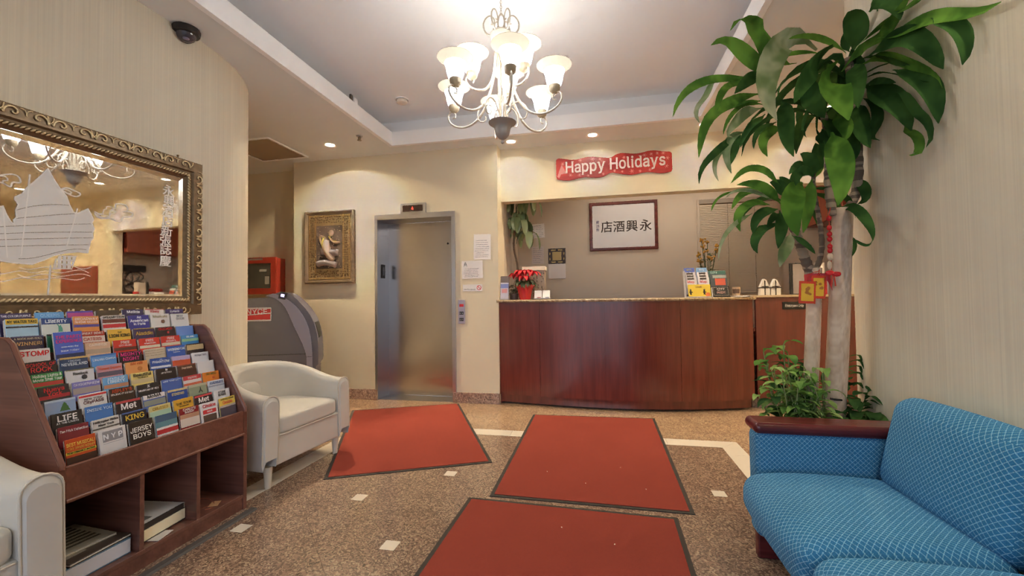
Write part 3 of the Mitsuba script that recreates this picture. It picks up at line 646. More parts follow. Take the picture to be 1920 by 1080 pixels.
put(k, 'stone_edge', tube([(x, yfront(x) - .031, 1.111) for x in np.linspace(-1.088, 1.50, 50)], .0135, 8), 'granite_counter', True)
k2 = thing('counter_gate', 'reddish wood gate panel to the right of the counter with an employees only sign', 'gate')
put(k2, 'panel', rb(1.545, 2.435, 4.66, 4.69, .1, 1.115, .003), 'wood_counter')
put(k2, 'kick_board', bx(1.505, 2.435, 4.70, 4.72, 0, .11), 'granite_grey')
put(k2, 'ledge', rb(1.56, 2.435, 4.65, 4.86, 1.116, 1.14, .004), paint('#c3ab8b'))
s = thing('employees_sign', 'small black sign reading Employees Only on the wood gate', 'sign')
put(s, 'plate', rb(1.79, 2.0, 4.652, 4.66, .995, 1.07, .003), paint('#141213', .4))
put(s, 'lettering', on(text('Employees Only', .026, True, width=.165), wallframe(1.895, 4.651, 1.02)), paint('#d9d2d0'))
d = thing('work_desk', 'low work desk behind the reception counter', 'desk')
put(d, 'top', bx(-1.05, 2.3, 5.0, 5.58, .72, .75), 'wood_counter')
put(d, 'leg', bx(-1.0, -.96, 5.05, 5.5, 0, .72), 'wood_counter'); put(d, 'leg', bx(2.2, 2.24, 5.05, 5.5, 0, .72), 'wood_counter')

# ---------------------------------------------------------------- office: window with blinds, cabinets
w = struct('window_2', cat(bx(1.22, 1.245, 5.57, 5.60, 1.15, 2.345), bx(2.115, 2.14, 5.57, 5.60, 1.15, 2.345), bx(1.22, 2.14, 5.57, 5.60, 2.33, 2.345)), 'tan_wall_paint', 'office window covered by closed blinds', cat='window')
v = thing('window_blind', 'closed cream venetian blind over the office window', 'blind')
put(v, 'head_rail', rb(1.24, 2.12, 5.55, 5.585, 2.28, 2.335, .003), paint('#8f8172'))
mat('slat_cream', '#c9b79d', .5)
sl = rb(1.245, 2.115, -.013, .013, -.0008, .0008, .0006, 2)
sl.apply_transform(trimesh.transformations.rotation_matrix(math.radians(62), (1, 0, 0)))
sd = mikit.ply(sl, 'slat_cream')
for i in range(50):
    kk = put(v, 'slat', {**sd, 'to_world': T().translate([0, 5.565, 1.195 + i * .0217])}, None)
put(v, 'bottom_rail', rb(1.245, 2.115, 5.555, 5.58, 1.165, 1.185, .003), paint('#a4907c'))
for x in (1.56, 1.86): put(v, 'cord', bx(x - .002, x + .002, 5.548, 5.552, 1.18, 2.29), paint('#8d7d6a'))
struct('trim_5', rb(1.2, 2.2, 5.53, 5.60, 1.13, 1.16, .004), paint('#b49c7e'), 'window sill of the office window')
cbn = thing('wall_cabinet', 'reddish brown wall cabinet on the right wall of the office', 'cabinet')
put(cbn, 'body', bx(2.42, 2.75, 4.78, 5.58, 1.93, 2.50), 'wood_counter')
for a, b in ((4.785, 5.178), (5.182, 5.575)): put(cbn, 'door', rb(2.40, 2.42, a, b, 1.935, 2.495, .003), mat('cab_red', '#8a4630', .4))
rbx = thing('red_box', 'red and white box on the desk under the wall cabinet', 'box')
put(rbx, 'body', rb(2.42, 2.62, 5.1, 5.3, .75, 1.33, .005), paint('#d8d0cb')); put(rbx, 'lid', rb(2.41, 2.63, 5.2, 5.31, 1.1, 1.38, .005), paint('#a83028'))
cab = thing('cable_bundle', 'tangled black cables and junction box on the right office wall', 'cables')
put(cab, 'junction_box', rb(2.70, 2.75, 4.95, 5.25, 1.66, 1.76, .004), 'black_matte')
for i in range(6):
    a = [(2.735, 5.0 + .04 * i, 1.68)] + [(2.725 - .02 * rng.random(), 4.9 + .4 * rng.random(), 1.68 - q) for q in (.15, .3, .42)] + [(2.73, 4.95 + .05 * i, 1.2)]
    put(cab, 'cable', tube(spline(a, 30), .005, 5), 'black_matte', True)
# door in the corridor wall, seen in the mirror
dd = thing('corridor_door', 'dark red door in the corridor wall, seen only in the mirror', 'door')
put(dd, 'panel', rb(2.75, 3.55, 4.60, 4.63, 0, 1.72, .004), paint('#6e241c', .4)); put(dd, 'handle', rb(2.80, 2.84, 4.56, 4.60, .98, 1.1, .006), 'steel_frame')
for x, r, h, lab in ((2.75, .075, 1.0, 'wider polished steel cylinder in the corridor, seen only in the mirror'), (3.0, .05, .9, 'slimmer polished steel cylinder in the corridor, seen only in the mirror')):
    ub = thing('steel_bin', lab, 'bin'); put(ub, 'cylinder', lathe([(0, .0), (r, 0), (r, h), (r * .9, h), (r * .9, h - .1), (0, h - .1)], 28, (x, 4.40, 0)), 'steel_brushed', 40)

# ---------------------------------------------------------------- things on the counter
ZT_ = 1.1255
def face(o, ang=0, tilt=0):
    """Frame of a card standing on the counter: x right, y up, z towards the viewer; leans back by tilt."""
    a, t = math.radians(ang), math.radians(tilt)
    x = np.array([math.cos(a), math.sin(a), 0]); back = np.array([-math.sin(a), math.cos(a), 0])
    y = np.array([0, 0, 1.]) * math.cos(t) + back * math.sin(t)
    return frame(o, x, y)
mat('acrylic', '#b9b4b6', .1, spec=.6)
h = thing('leaflet_holder', 'narrow leaflet holder with a blue and white leaflet left of the poinsettia', 'holder')
F = face((-1.02, 4.52, ZT_), 0, 8)
put(h, 'back', moved(rb(-.05, .05, 0, .265, -.006, 0, .002), F), paint('#6b5f5c')); put(h, 'leaflet', moved(bx(-.045, .045, .0, .19, 0, .01), F), paint('#c9c2cf'))
put(h, 'leaflet__print', moved(cat(bx(-.045, .045, .13, .175, .01, .0115)), F), paint('#7d86bd')); put(h, 'leaflet__emblem', moved(bx(-.03, .03, .075, .12, .01, .0115), F), paint('#cf8f92'))
put(h, 'base', moved(bx(-.05, .05, 0, .012, -.05, .02), F), 'acrylic')
# poinsettia
p = thing('poinsettia', 'red poinsettia in a red foil wrapped pot on the left end of the counter', 'potted plant')
o = np.array([-.80, 4.58, ZT_])
a = np.linspace(0, 2 * np.pi, 41)[:-1]
foil = []
for z, r, cr in ((0, .058, .002), (.05, .066, .004), (.10, .074, .007), (.135, .084, .012), (.155, .10, .018)):
    foil.append([(o[0] + (r + cr * math.cos(11 * t + z * 20)) * math.cos(t), o[1] + (r + cr * math.cos(11 * t + z * 20)) * math.sin(t), o[2] + z + cr * .6 * math.sin(9 * t)) for t in np.r_[a, a[:1]]])
put(p, 'foil_wrap', grid(np.array(foil)), mat('foil_red', '#c3232a', .25, spec=.6), True)
put(p, 'soil', trimesh.creation.cylinder(.068, .01, sections=24).apply_translation(o + [0, 0, .105]), paint('#2f221b'))
mat('bract_red', '#c8202c', .55); mat('leaf_dark', '#3d4a2c', .5)
for i in range(5): put(p, 'stem', tube(spline([o + [0, 0, .1], o + [.03 * math.cos(i * 1.3), .03 * math.sin(i * 1.3), .17], o + [.06 * math.cos(i * 1.3), .06 * math.sin(i * 1.3), .24]], 8), .004, 6), 'leaf_dark', True)
for cx_, cy_, cz_, n, L in ((-.09, -.03, .27, 9, .10), (.0, -.05, .30, 10, .12), (.07, -.02, .285, 9, .11), (.02, .05, .31, 7, .10), (.0, -.09, .235, 6, .10)):
    for i in range(n):
        t = i * 2 * np.pi / n + rng.uniform(-.2, .2); c = o + [cx_, cy_, cz_]; l = L * rng.uniform(.8, 1.1)
        u = np.array([math.cos(t), math.sin(t), 0])
        put(p, 'bract', leaf_mesh([c, c + u * l * .5 + [0, 0, .018], c + u * l + [0, 0, -.025 - .02 * rng.random()]], l * .48, 7, .2), 'bract_red', True)
for i in range(16):
    t = i * 2.4; c = o + [.02 * math.cos(t), .02 * math.sin(t), .15 + .05 * rng.random()]; u = np.array([math.cos(t), math.sin(t), 0]); l = rng.uniform(.09, .13)
    put(p, 'leaf', leaf_mesh([c, c + u * l * .5 + [0, 0, .02], c + u * l + [0, 0, -.05]], l * .5, 7, .2), 'leaf_dark', True)
g = thing('dried_plant', 'bushy brownish potted foliage behind the poinsettia', 'potted plant')
o = np.array([-.94, 4.66, ZT_])
put(g, 'pot', lathe([(.0, 0), (.045, 0), (.055, .07), (.05, .07), (0, .06)], 20, o), paint('#5a4a42'), 40)
for i in range(34):
    t = rng.uniform(0, 6.28); z = rng.uniform(.05, .16); c = o + [0, 0, z]; u = np.array([math.cos(t), math.sin(t), rng.uniform(-.1, .4)]); l = rng.uniform(.05, .085)
    put(g, 'leaf', leaf_mesh([c, c + u * l * .6, c + u * l + [0, 0, -.02]], .03, 6, .2), paint(['#5d5138', '#6e5a44', '#4b4a34'][i % 3]), True)
b = thing('tissue_box', 'patterned cardboard box behind the poinsettia', 'box')
put(b, 'body', rb(-.85, -.60, 4.74, 4.88, ZT_, ZT_ + .34, .004), paint('#8d7d70')); put(b, 'lid', rb(-.86, -.59, 4.73, 4.89, ZT_ + .33, ZT_ + .375, .004), paint('#d2c6b4'))
put(b, 'pattern', beads([(rng.uniform(-.84, -.61), 4.739, ZT_ + rng.uniform(.03, .32)) for _ in range(60)], 1.2), paint('#55483f'), kind='stuff')
c = thing('business_cards', 'white card holder with two stacks of business cards beside the poinsettia', 'card holder')
F = face((-.60, 4.50, ZT_), 2, 14)
put(c, 'tray', moved(rb(-.09, .09, 0, .01, -.03, .03, .003), F), 'acrylic')
for x in (-.044, .044):
    put(c, 'card', moved(rb(x - .04, x + .04, .008, .1, -.008, .0, .001), F), paint('#eee9e6'))
    put(c, 'print', moved(cat(bx(x - .01, x + .03, .012, .026, 0, .001)), F), paint('#8c4a52' if x < 0 else '#5a6078'))

def rackcard(parent, F, x0, x1, y0, y1, z, base, bits, name='leaflet'):
    kk = put(parent, name, moved(rb(x0, x1, y0, y1, z - .008, z, .001, 2), F), paint(base)); kk = kk.split('__')[1]
    for nm, mesh, col in bits: put(parent, kk + '__' + nm, moved(mesh, F @ frame((0, 0, z), (1, 0, 0), (0, 1, 0))), paint(col))
tx = lambda s, x, y, hh, bold=True, fit=.08: on(text(s, hh, bold, fit=fit), frame((x, y, .0012), (1, 0, 0), (0, 1, 0)))
m = thing('map_holder', 'clear stand with two columns of city maps and a yellow leaflet on the counter', 'holder')
F = face((.985, 4.50, ZT_), 3, 12)
put(m, 'frame', moved(cat(rb(-.125, .125, 0, .30, -.075, -.07, .002), bx(-.125, .125, 0, .006, -.075, .015), bx(-.126, -.121, 0, .28, -.07, .0), bx(.121, .126, 0, .1, -.07, .01)), F), 'acrylic')
for x in (-.062, .058):
    w = .052
    rackcard(m, F, x - w, x + w, .20, .325, -.062, '#4a5aa0' if x < 0 else '#6f93bd', [('lettering', tx('NYC', x, .295, .016), '#d8cf7a' if x < 0 else '#eef0f5')])
    for i, (y1, z) in enumerate(((.275, -.05), (.245, -.04), (.215, -.03))):
        rackcard(m, F, x - w + .004 * i, x + w + .003 * i, .04, y1, z, '#ddd8dc', [('photo', bx(x - w + .02, x + w - .02, y1 - .024, y1 - .006, 0, .001), '#3c3230'), ('lettering', tx('Map', x, y1 - .058, .024), '#c05a5a')])
rackcard(m, F, -.10, .115, .006, .135, -.008, '#cfb23e', [('lettering', tx('TOUR', 0, .10, .016), '#7a4a28'), ('figure', cat(bx(-.085, -.07, .03, .085, 0, .001), bx(-.092, -.06, .05, .06, 0, .001), bx(.045, .06, .03, .085, 0, .001), bx(.037, .07, .05, .06, 0, .001)), '#2c2418'), ('blot', prism(Point(.085, .03).buffer(.022), .001), '#c8643a')])
m = thing('guide_holder', 'black stand with dark city guide magazines on the counter beside the maps', 'holder')
F = face((1.19, 4.53, ZT_), 4, 12)
put(m, 'frame', moved(cat(rb(-.085, .09, 0, .28, -.06, -.054, .002), bx(-.085, .09, 0, .006, -.06, .012)), F), paint('#1d1b1c'))
rackcard(m, F, -.08, .085, .14, .285, -.045, '#2f5a52', [('lettering', tx('CITY', -.03, .255, .02), '#dfe8e8')])
rackcard(m, F, -.075, .085, .06, .245, -.03, '#3a4048', [('photo', bx(-.03, .07, .13, .20, 0, .001), '#b9503c'), ('band', bx(-.05, .08, .205, .235, 0, .001), '#9ea4a0')])
rackcard(m, F, -.07, .09, .0065, .115, -.01, '#1c1a1b', [('lettering', tx('CITY', .01, .072, .022), '#e8dcd8'), ('lettering_002', tx('GUIDE', .01, .04, .022), '#d8a8a0'), ('border', cat(bx(-.06, .08, .1, .103, 0, .001), bx(-.06, .08, .018, .021, 0, .001), bx(-.06, -.057, .02, .1, 0, .001), bx(.077, .08, .02, .1, 0, .001)), '#a39a92')])
c = thing('paper_cup', 'small beige mug with a dark mark on the right end of the counter', 'cup')
put(c, 'body', lathe([(0, 0), (.034, 0), (.04, .1), (.036, .1), (.03, .01), (0, .008)], 24, (1.37, 4.66, ZT_)), paint('#cdaF8f'), 40)
put(c, 'mark', lathe([(.0385, .035), (.0405, .08)], 24, (1.37, 4.66, ZT_)).slice_plane([1.36, 4.64, 0], [-.3, -1, 0]), paint('#5c4438'))
c = thing('loose_papers', 'few loose white papers lying on the right end of the counter', 'papers')
for i, (x, y, r) in enumerate(((1.36, 4.56, 10), (1.42, 4.60, -15), (1.40, 4.66, 30))): put(c, 'sheet', moved(rb(-.07, .07, -.05, .05, 0, .004, .001, 2), rotz(r, (x, y, ZT_ + .0045 * i))), paint(['#e5e0da', '#dcd6ce', '#efeae4'][i]))
for i, (x, lab) in enumerate(((1.665, 'white peaked gift box with a dark ribbon on the gate ledge, left of the pair'), (1.765, 'white peaked gift box with a dark ribbon on the gate ledge, right of the pair'))):
    gk = thing('gift_box', lab, 'gift box', 'peaked gift boxes')
    P = Polygon([(-.045, 0), (.045, 0), (.05, .075), (.015, .155), (-.005, .165), (-.04, .085)])
    put(gk, 'body', moved(prism(P, .06), frame((x, 4.80, 1.14), (1, 0, 0), (0, 0, 1))), paint('#ddd6cd'))
    put(gk, 'ribbon', moved(cat(bx(-.05, .052, .07, .08, -.001, .062), bx(-.03, .0, .083, .092, .06, .066), bx(.006, .035, .083, .092, .06, .066), bx(-.004, .006, 0, .15, .06, .062)), frame((x, 4.80, 1.14), (1, 0, 0), (0, 0, 1))), paint('#2d2420'))
fk = thing('photo_frame', 'black framed grey board standing on the gate ledge behind the trunk', 'frame')
put(fk, 'frame', rb(1.90, 2.06, 4.74, 4.765, 1.14, 1.46, .003), 'black_matte'); put(fk, 'board', bx(1.925, 2.06, 4.735, 4.74, 1.15, 1.45), paint('#8c7f7c', .3))
rk = thing('red_packet', 'red paper packet on the gate ledge behind the bead string', 'packet')
put(rk, 'body', rb(2.13, 2.24, 4.76, 4.79, 1.14, 1.32, .004), paint('#a51d22')); put(rk, 'card', rb(2.14, 2.23, 4.775, 4.782, 1.32, 1.46, .002), paint('#d9cfc8'))
# artificial flowers behind the map holder
f = thing('flower_vase', 'yellow and green artificial flowers in front of the blind', 'flowers')
o = np.array([1.22, 5.15, .75])
put(f, 'vase', lathe([(0, 0), (.06, 0), (.075, .12), (.05, .3), (.055, .42), (.048, .42), (.043, .3), (0, .28)], 24, o), paint('#6a4a38', .3), 40)
for i in range(12):
    a = rng.uniform(0, 6.28); tip = o + [.10 * math.cos(a), .05 * math.sin(a), rng.uniform(.75, 1.06)]
    put(f, 'stem', tube(spline([o + [0, 0, .4], (o + tip) / 2 + [0, 0, .2], tip], 8), .003, 5), paint('#3c4526'))
    put(f, 'flower', beads([tip + rng.normal(0, .012, 3) for _ in range(7)], 1.7), paint('#b98a35'), True)
for i in range(40):
    a = rng.uniform(0, 6.28); c = o + [.03 * math.cos(a) + .02, .02 * math.sin(a), rng.uniform(.5, .9)]; u = np.array([math.cos(a), .4 * math.sin(a), .5]); l = rng.uniform(.07, .11)
    put(f, 'leaf', leaf_mesh([c, c + u * l * .6, c + u * l + [0, 0, -.02]], .028, 6, .2), paint(['#3f4a24', '#556030', '#2f3a1e'][i % 3]), True)
# money tree behind the left end of the counter
t = thing('money_tree', 'slim money tree with drooping pale leaves behind the poinsettia', 'potted tree')
put(t, 'pot', lathe([(0, .75), (.10, .75), (.125, .98), (.115, .98), (0, .95)], 28, (-.97, 5.2, 0)), paint('#6d4b3a', .5), 40)
put(t, 'trunk', tube(spline([(-.97, 5.2, .95), (-1.0, 5.15, 1.35), (-.985, 5.12, 1.55), (-1.02, 5.1, 1.75), (-1.0, 5.05, 1.95), (-.93, 5.0, 2.35)], 30), np.linspace(.016, .01, 30), 8), paint('#6b5644'), True)
scene['leaf_money'] = {'type': 'twosided', 'bsdf': {'type': 'principled', 'base_color': rgb('#93a072'), 'roughness': .4, 'specular': .5}}
scene['leaf_money_dark'] = {'type': 'twosided', 'bsdf': {'type': 'principled', 'base_color': rgb('#6a7a50'), 'roughness': .4, 'specular': .5}}
for c, n, L in (((-.98, 5.0, 2.12), 7, .28), ((-.90, 4.98, 2.08), 7, .26), ((-.82, 4.98, 1.93), 5, .26), ((-.80, 4.98, 2.33), 6, .26), ((-1.0, 5.02, 2.36), 6, .24), ((-.94, 5.1, 2.2), 6, .26)):
    c = np.array(c); put(t, 'stalk', tube(spline([(-.985, 5.06, c[2] - .12), (c + [-.97, 5.06, c[2]]) / 2 + [0, 0, .03], c], 8), .004, 6), 'leaf_dark', True)
    for i in range(n):
        a = i * 2 * np.pi / n + rng.uniform(-.3, .3); u = np.array([math.cos(a), math.sin(a), 0]); l = L * rng.uniform(.75, 1.05)
        q = [c, c + u * l * .32 + [0, 0, -.01], c + u * l * .5 + [0, 0, -l * .45], c + u * l * .52 + [0, 0, -l * .85]]
        q = [np.array([max(v[0], -1.05), v[1], v[2]]) for v in q]
        put(t, 'leaf', leaf_mesh(q, l * .36, 8, .2), 'leaf_money' if rng.random() < .55 else 'leaf_money_dark', True)

# ---------------------------------------------------------------- etched mirror on the left wall
MR = {'sail':[[-0.411,1.604],[-0.388,1.624],[-0.371,1.659],[-0.351,1.686],[-0.325,1.725],[-0.304,1.76],[-0.284,1.72],[-0.261,1.681],[-0.235,1.648],[-0.224,1.611],[-0.208,1.577],[-0.192,1.576],[-0.17,1.592],[-0.151,1.606],[-0.138,1.581],[-0.128,1.555],[-0.135,1.537],[-0.124,1.511],[-0.132,1.489],[-0.128,1.462],[-0.138,1.45],[-0.15,1.387],[-0.19,1.388],[-0.237,1.378],[-0.282,1.36],[-0.306,1.342],[-0.353,1.315],[-0.411,1.317],[-0.453,1.323],[-0.489,1.323],[-0.492,1.513],[-0.468,1.546],[-0.448,1.557],[-0.437,1.523],[-0.424,1.496],[-0.411,1.481],[-0.414,1.504],[-0.405,1.517],[-0.408,1.547],[-0.4,1.573],[-0.412,1.594]],'rudder':[[-0.272,1.348],[-0.257,1.364],[-0.191,1.369],[-0.197,1.354],[-0.21,1.302],[-0.281,1.299]],'cloud1':[[-0.482,1.654],[-0.458,1.684],[-0.433,1.697],[-0.411,1.7],[-0.396,1.686],[-0.396,1.671],[-0.419,1.665],[-0.426,1.645],[-0.44,1.65],[-0.457,1.655],[-0.481,1.642]],'cloud2':[[-0.256,1.676],[-0.23,1.689],[-0.204,1.682],[-0.182,1.671],[-0.193,1.658],[-0.214,1.656],[-0.23,1.662]],'cloud3':[[-0.122,1.59],[-0.09,1.575],[-0.06,1.585],[-0.054,1.619],[-0.033,1.634],[-0.033,1.652],[-0.011,1.661],[0.018,1.656],[0.022,1.634],[0.002,1.623],[0.035,1.626],[0.048,1.621],[0.029,1.598],[0.003,1.594],[-0.01,1.569],[-0.041,1.571],[-0.06,1.575],[-0.09,1.569]],'text':[[0.234,1.791],[0.238,1.733],[0.23,1.673],[0.231,1.616],[0.226,1.555],[0.219,1.501],[0.221,1.445],[0.22,1.379]],'corners_glass':[[0.287,1.867],[0.276,1.177]],'waves':[[[-0.484,1.278],[-0.427,1.273],[-0.384,1.284],[-0.343,1.278],[-0.306,1.289],[-0.261,1.283],[-0.21,1.295],[-0.145,1.29]],[[-0.397,1.268],[-0.352,1.262],[-0.32,1.273],[-0.261,1.267],[-0.199,1.279],[-0.139,1.273]],[[-0.484,1.249],[-0.418,1.244],[-0.388,1.254],[-0.329,1.248],[-0.271,1.259],[-0.21,1.253],[-0.161,1.264]],[[-0.393,1.299],[-0.357,1.293],[-0.32,1.304],[-0.272,1.298]],[[-0.2,1.316],[-0.156,1.309],[-0.134,1.32]]],'masts':[[[-0.365,1.714],[-0.389,1.35]],[[-0.448,1.551],[-0.432,1.34]],[[-0.193,1.597],[-0.232,1.411]],[[-0.289,1.315],[-0.297,1.169]],[[-0.328,1.582],[-0.322,1.438]]],'battens':[[[-0.407,1.547],[-0.309,1.592],[-0.224,1.607]],[[-0.41,1.51],[-0.309,1.542],[-0.205,1.571]],[[-0.455,1.467],[-0.308,1.5],[-0.133,1.534]],[[-0.454,1.437],[-0.308,1.466],[-0.129,1.493]],[[-0.47,1.409],[-0.322,1.435],[-0.131,1.465]],[[-0.47,1.38],[-0.321,1.404],[-0.141,1.429]],[[-0.396,1.337],[-0.306,1.361],[-0.247,1.387],[-0.157,1.403]]]}
th = math.radians(2)
FM = frame((-2.46, 1.75, 0), (math.sin(th), math.cos(th), 0), (0, 0, 1))     # x along the wall, y up, z out of it
mir = thing('etched_mirror', 'large mirror with an etched white junk ship in an ornate bronze frame', 'mirror')
scene['mirror_silver'] = {'type': 'conductor', 'material': 'none', 'specular_reflectance': {'type': 'rgb', 'value': [.80, .79, .77]}}
gx0, gx1, gy0, gy1 = -1.38, .315, 1.165, 1.885
put(mir, 'glass', moved(bx(gx0 - .02, gx1 + .01, gy0 - .01, gy1 + .01, -.004, 0), FM), 'mirror_silver')
scene['bevel_silver'] = {'type': 'roughconductor', 'material': 'none', 'alpha': .06, 'specular_reflectance': {'type': 'rgb', 'value': [.84, .82, .78]}}
bv = []
for f, hh in ((0, .0005), (1, .004)):
    i = .022 * (1 - f); bv.append([(gx0 + i, gy0 + i, hh), (gx1 - i, gy0 + i, hh), (gx1 - i, gy1 - i, hh), (gx0 + i, gy1 - i, hh), (gx0 + i, gy0 + i, hh)])
put(mir, 'bevelled_edge', moved(grid(np.array(bv)), FM), 'bevel_silver')
gold('frame_bronze', '#77634a', 70, .42); gold('frame_light', '#dcc79c', 90, .3)
fx0, fx1, fy0, fy1, W = gx0 - .11, gx1 + .112, gy0 - .10, gy1 + .115, .112
P = []
for f, hh in [(0, -.018), (0, .018), (.08, .026), (.55, .03), (.62, .018), (.74, .022), (.86, .014), (1, .003)]:
    i = f * W; P.append([(fx0 + i, fy0 + i, hh), (fx1 - i, fy0 + i, hh), (fx1 - i, fy1 - i, hh), (fx0 + i, fy1 - i, hh), (fx0 + i, fy0 + i, hh)])
put(mir, 'frame_moulding', moved(grid(np.array(P)), FM), 'frame_bronze', 20)
sp = [(.031 * math.exp(-.32 * a) * math.cos(a) * 1.0, .031 * math.exp(-.32 * a) * math.sin(a), .004) for a in np.linspace(-.4, 6.6, 30)]
scroll = tube(sp, np.linspace(.0044, .003, 30), 6)
scroll2 = cat(scroll, tube(spline([(.03, -.012, .002), (.046, .004, .003), (.052, .026, .002)], 8), .0024, 6), tube(spline([(-.02, .024, .002), (-.034, .02, .003), (-.04, -.004, .002)], 8), .0022, 6))
sd = mikit.ply(scroll2, 'frame_light', True)
def along(a, b, step): return np.arange(a + step / 2, b - step / 4, step)
def scr(x, y, ang, fl=1):
    M = FM @ frame((x, y, .029), (math.cos(ang), math.sin(ang), 0), (-math.sin(ang), math.cos(ang), 0))
    if fl < 0: M = M @ np.diag([-1, 1, 1, 1])
    put(mir, 'scroll_ornament', {**sd, 'to_world': T(M.tolist())}, None)
mid = W * .31
for i, x in enumerate(along(fx0 + .03, fx1 - .03, .082)):
    scr(x, fy1 - mid, 0, 1 if i % 2 else -1); scr(x, fy0 + mid, math.pi, 1 if i % 2 else -1)
for i, y in enumerate(along(fy0 + .06, fy1 - .06, .082)):
    scr(fx1 - mid, y, -math.pi / 2, 1 if i % 2 else -1)
rope = trimesh.creation.icosphere(1, 1.); rope.apply_scale([.013, .0048, .006]); rope.apply_transform(rotz(38))
rp = []
r_ = W * .80
for x in np.arange(fx0 + r_, fx1 - r_, .0175):
    for y in (fy0 + r_, fy1 - r_): q = rope.copy(); q.apply_translation([x, y, .024]); rp.append(q)
for y in np.arange(fy0 + r_, fy1 - r_, .0175):
    q = rope.copy(); q.apply_transform(rotz(90)); q.apply_translation([fx1 - r_, y, .024]); rp.append(q)
put(mir, 'rope_moulding', moved(cat(rp), FM), 'frame_light', True, kind='stuff')
mat('etch_white', '#e4e0da', .55); mat('etch_line', '#a39a8e', .6); mat('etch_bright', '#efeae2', .5)
flat = lambda pts: [(a, b) for a, b in pts]
def strip(pts, w): return LineString(spline([(a, b, 0) for a, b in pts], 24)[:, :2]).buffer(w / 2, resolution=2)
sail = Polygon(flat(MR['sail'])).buffer(0)
lines = shapely.union_all([strip(b, .003) for b in MR['battens']])
put(mir, 'etched_sails', moved(prism(sail, .001).apply_translation([0, 0, .0006]), FM), 'etch_white')
put(mir, 'etched_battens', moved(prism(lines, .0006).apply_translation([0, 0, .0017]), FM), 'etch_line')
put(mir, 'etched_masts', moved(prism(shapely.union_all([strip(b, .005) for b in MR['masts'][:3]]), .0006).apply_translation([0, 0, .0018]), FM), 'etch_bright')
rud = Polygon(flat(MR['rudder'])).buffer(0); x0, y0, x1, y1 = rud.bounds
bars = shapely.union_all([sbox(x0 + .2 * i * (x1 - x0), y0, x0 + .2 * i * (x1 - x0) + .012, y1) for i in range(6)] + [sbox(x0, y0 + .3 * i * (y1 - y0), x1, y0 + .3 * i * (y1 - y0) + .008) for i in range(4)]).intersection(rud)
put(mir, 'etched_rudder', moved(prism(bars, .001).apply_translation([0, 0, .0006]), FM), 'etch_white')
put(mir, 'etched_outline', moved(prism(sail.boundary.buffer(.0022).intersection(sbox(-1.3, 1.1, .3, 2)), .0006).apply_translation([0, 0, .0018]), FM), 'etch_bright')
put(mir, 'etched_pole', moved(prism(strip(MR['masts'][3], .006), .001).apply_translation([0, 0, .0006]), FM), 'etch_white')
for w_ in MR['waves']: put(mir, 'etched_wave', moved(prism(strip(w_, .0035), .001).apply_translation([0, 0, .0006]), FM), 'etch_white')
for i in (1, 2, 3):
    pts = [(a, b, 0) for a, b in MR[f'cloud{i}']]; pts.append(pts[0])
    c_ = LineString(spline(pts, 70)[:, :2]).buffer(.0028)
    c_ = c_.union(LineString([(a * .55 + pts[0][0] * .45, b * .55 + np.mean([q[1] for q in pts]) * .45) for a, b, _ in pts]).buffer(.002))
    put(mir, 'etched_cloud', moved(prism(c_, .001).apply_translation([0, 0, .0006]), FM), 'etch_white')
for ch_, (a, b) in zip('永興酒店新張誌慶', MR['text']):
    put(mir, 'etched_character', moved(glyph(ch_, .068, .001), FM @ frame((a, b, .0006), (1, 0, 0), (0, 1, 0))), 'etch_bright')
put(mir, 'hanger', moved(cat(tube([(fx1 - .14, fy1, 0), (fx1 - .14, fy1 + .012, 0)], .004, 6), trimesh.creation.icosphere(1, .007).apply_translation([fx1 - .14, fy1 + .016, 0])), FM), 'frame_bronze')

# ---------------------------------------------------------------- brochure rack
rk = thing('brochure_rack', 'dark brown wooden brochure rack with tiered pockets over three open compartments', 'rack')
RY0, RY1, RX = 1.195, 1.985, -1.93
prof = Polygon([(-2.46, 0), (RX, 0), (RX, .545), (-2.185, .985), (-2.21, 1.003), (-2.46, 1.003)])
for y in (RY0 - .022, RY1):
    m = moved(prism(prof, .022), frame((0, y + .022, 0), (1, 0, 0), (0, 0, 1)))
    put(rk, 'side_panel', m, 'wood_rack')
    put(rk, 'edge_trim', tube([(RX, y + .011, .53), (RX, y + .011, .547), (-2.183, y + .011, .985), (-2.21, y + .011, 1.004), (-2.44, y + .011, 1.004)], .0085, 8), mat('rack_edge', '#71493c', .22), 30)
put(rk, 'front_panel', rb(RX - .018, RX, RY0, RY1, .405, .535, .003), 'wood_rack')
put(rk, 'panel_moulding', tube([(RX + .002, RY0, .41), (RX + .002, RY1, .41)], .008, 8), 'rack_edge', True)
put(rk, 'divider', bx(-2.44, RX - .004, 1.455, 1.473, .08, .405), 'wood_rack'); put(rk, 'divider', bx(-2.44, RX - .004, 1.715, 1.733, .08, .405), 'wood_rack')
put(rk, 'bottom_shelf', rb(-2.45, RX - .002, RY0, RY1, .06, .08, .002), 'wood_rack'); put(rk, 'plinth', bx(-2.45, RX - .006, RY0, RY1, 0, .06), 'wood_rack')
put(rk, 'pocket_floor', bx(-2.45, RX - .02, RY0, RY1, .395, .41), 'wood_rack'); put(rk, 'back_panel', bx(-2.46, -2.445, RY0, RY1, 0, 1.0), 'wood_rack')
put(rk, 'back_slope', moved(prism(Polygon([(-2.445, .41), (-2.06, .41), (-2.405, .92), (-2.445, .92)]), RY1 - RY0), frame((0, RY1, 0), (1, 0, 0), (0, 0, 1))), 'wood_rack')
def rowx(kk): return -1.982 - .0352 * kk
ROWZ = [.622, .662, .712, .76, .812, .86, .91, .96, 1.01, 1.078, 1.104]
for i in range(1, 9):
    x = rowx(i) + .0195; z = ROWZ[i] - .075
    put(rk, 'pocket_rail', rb(x - .003, x + .003, RY0, RY1, z - .06, z, .002, 2), 'wood_rack')
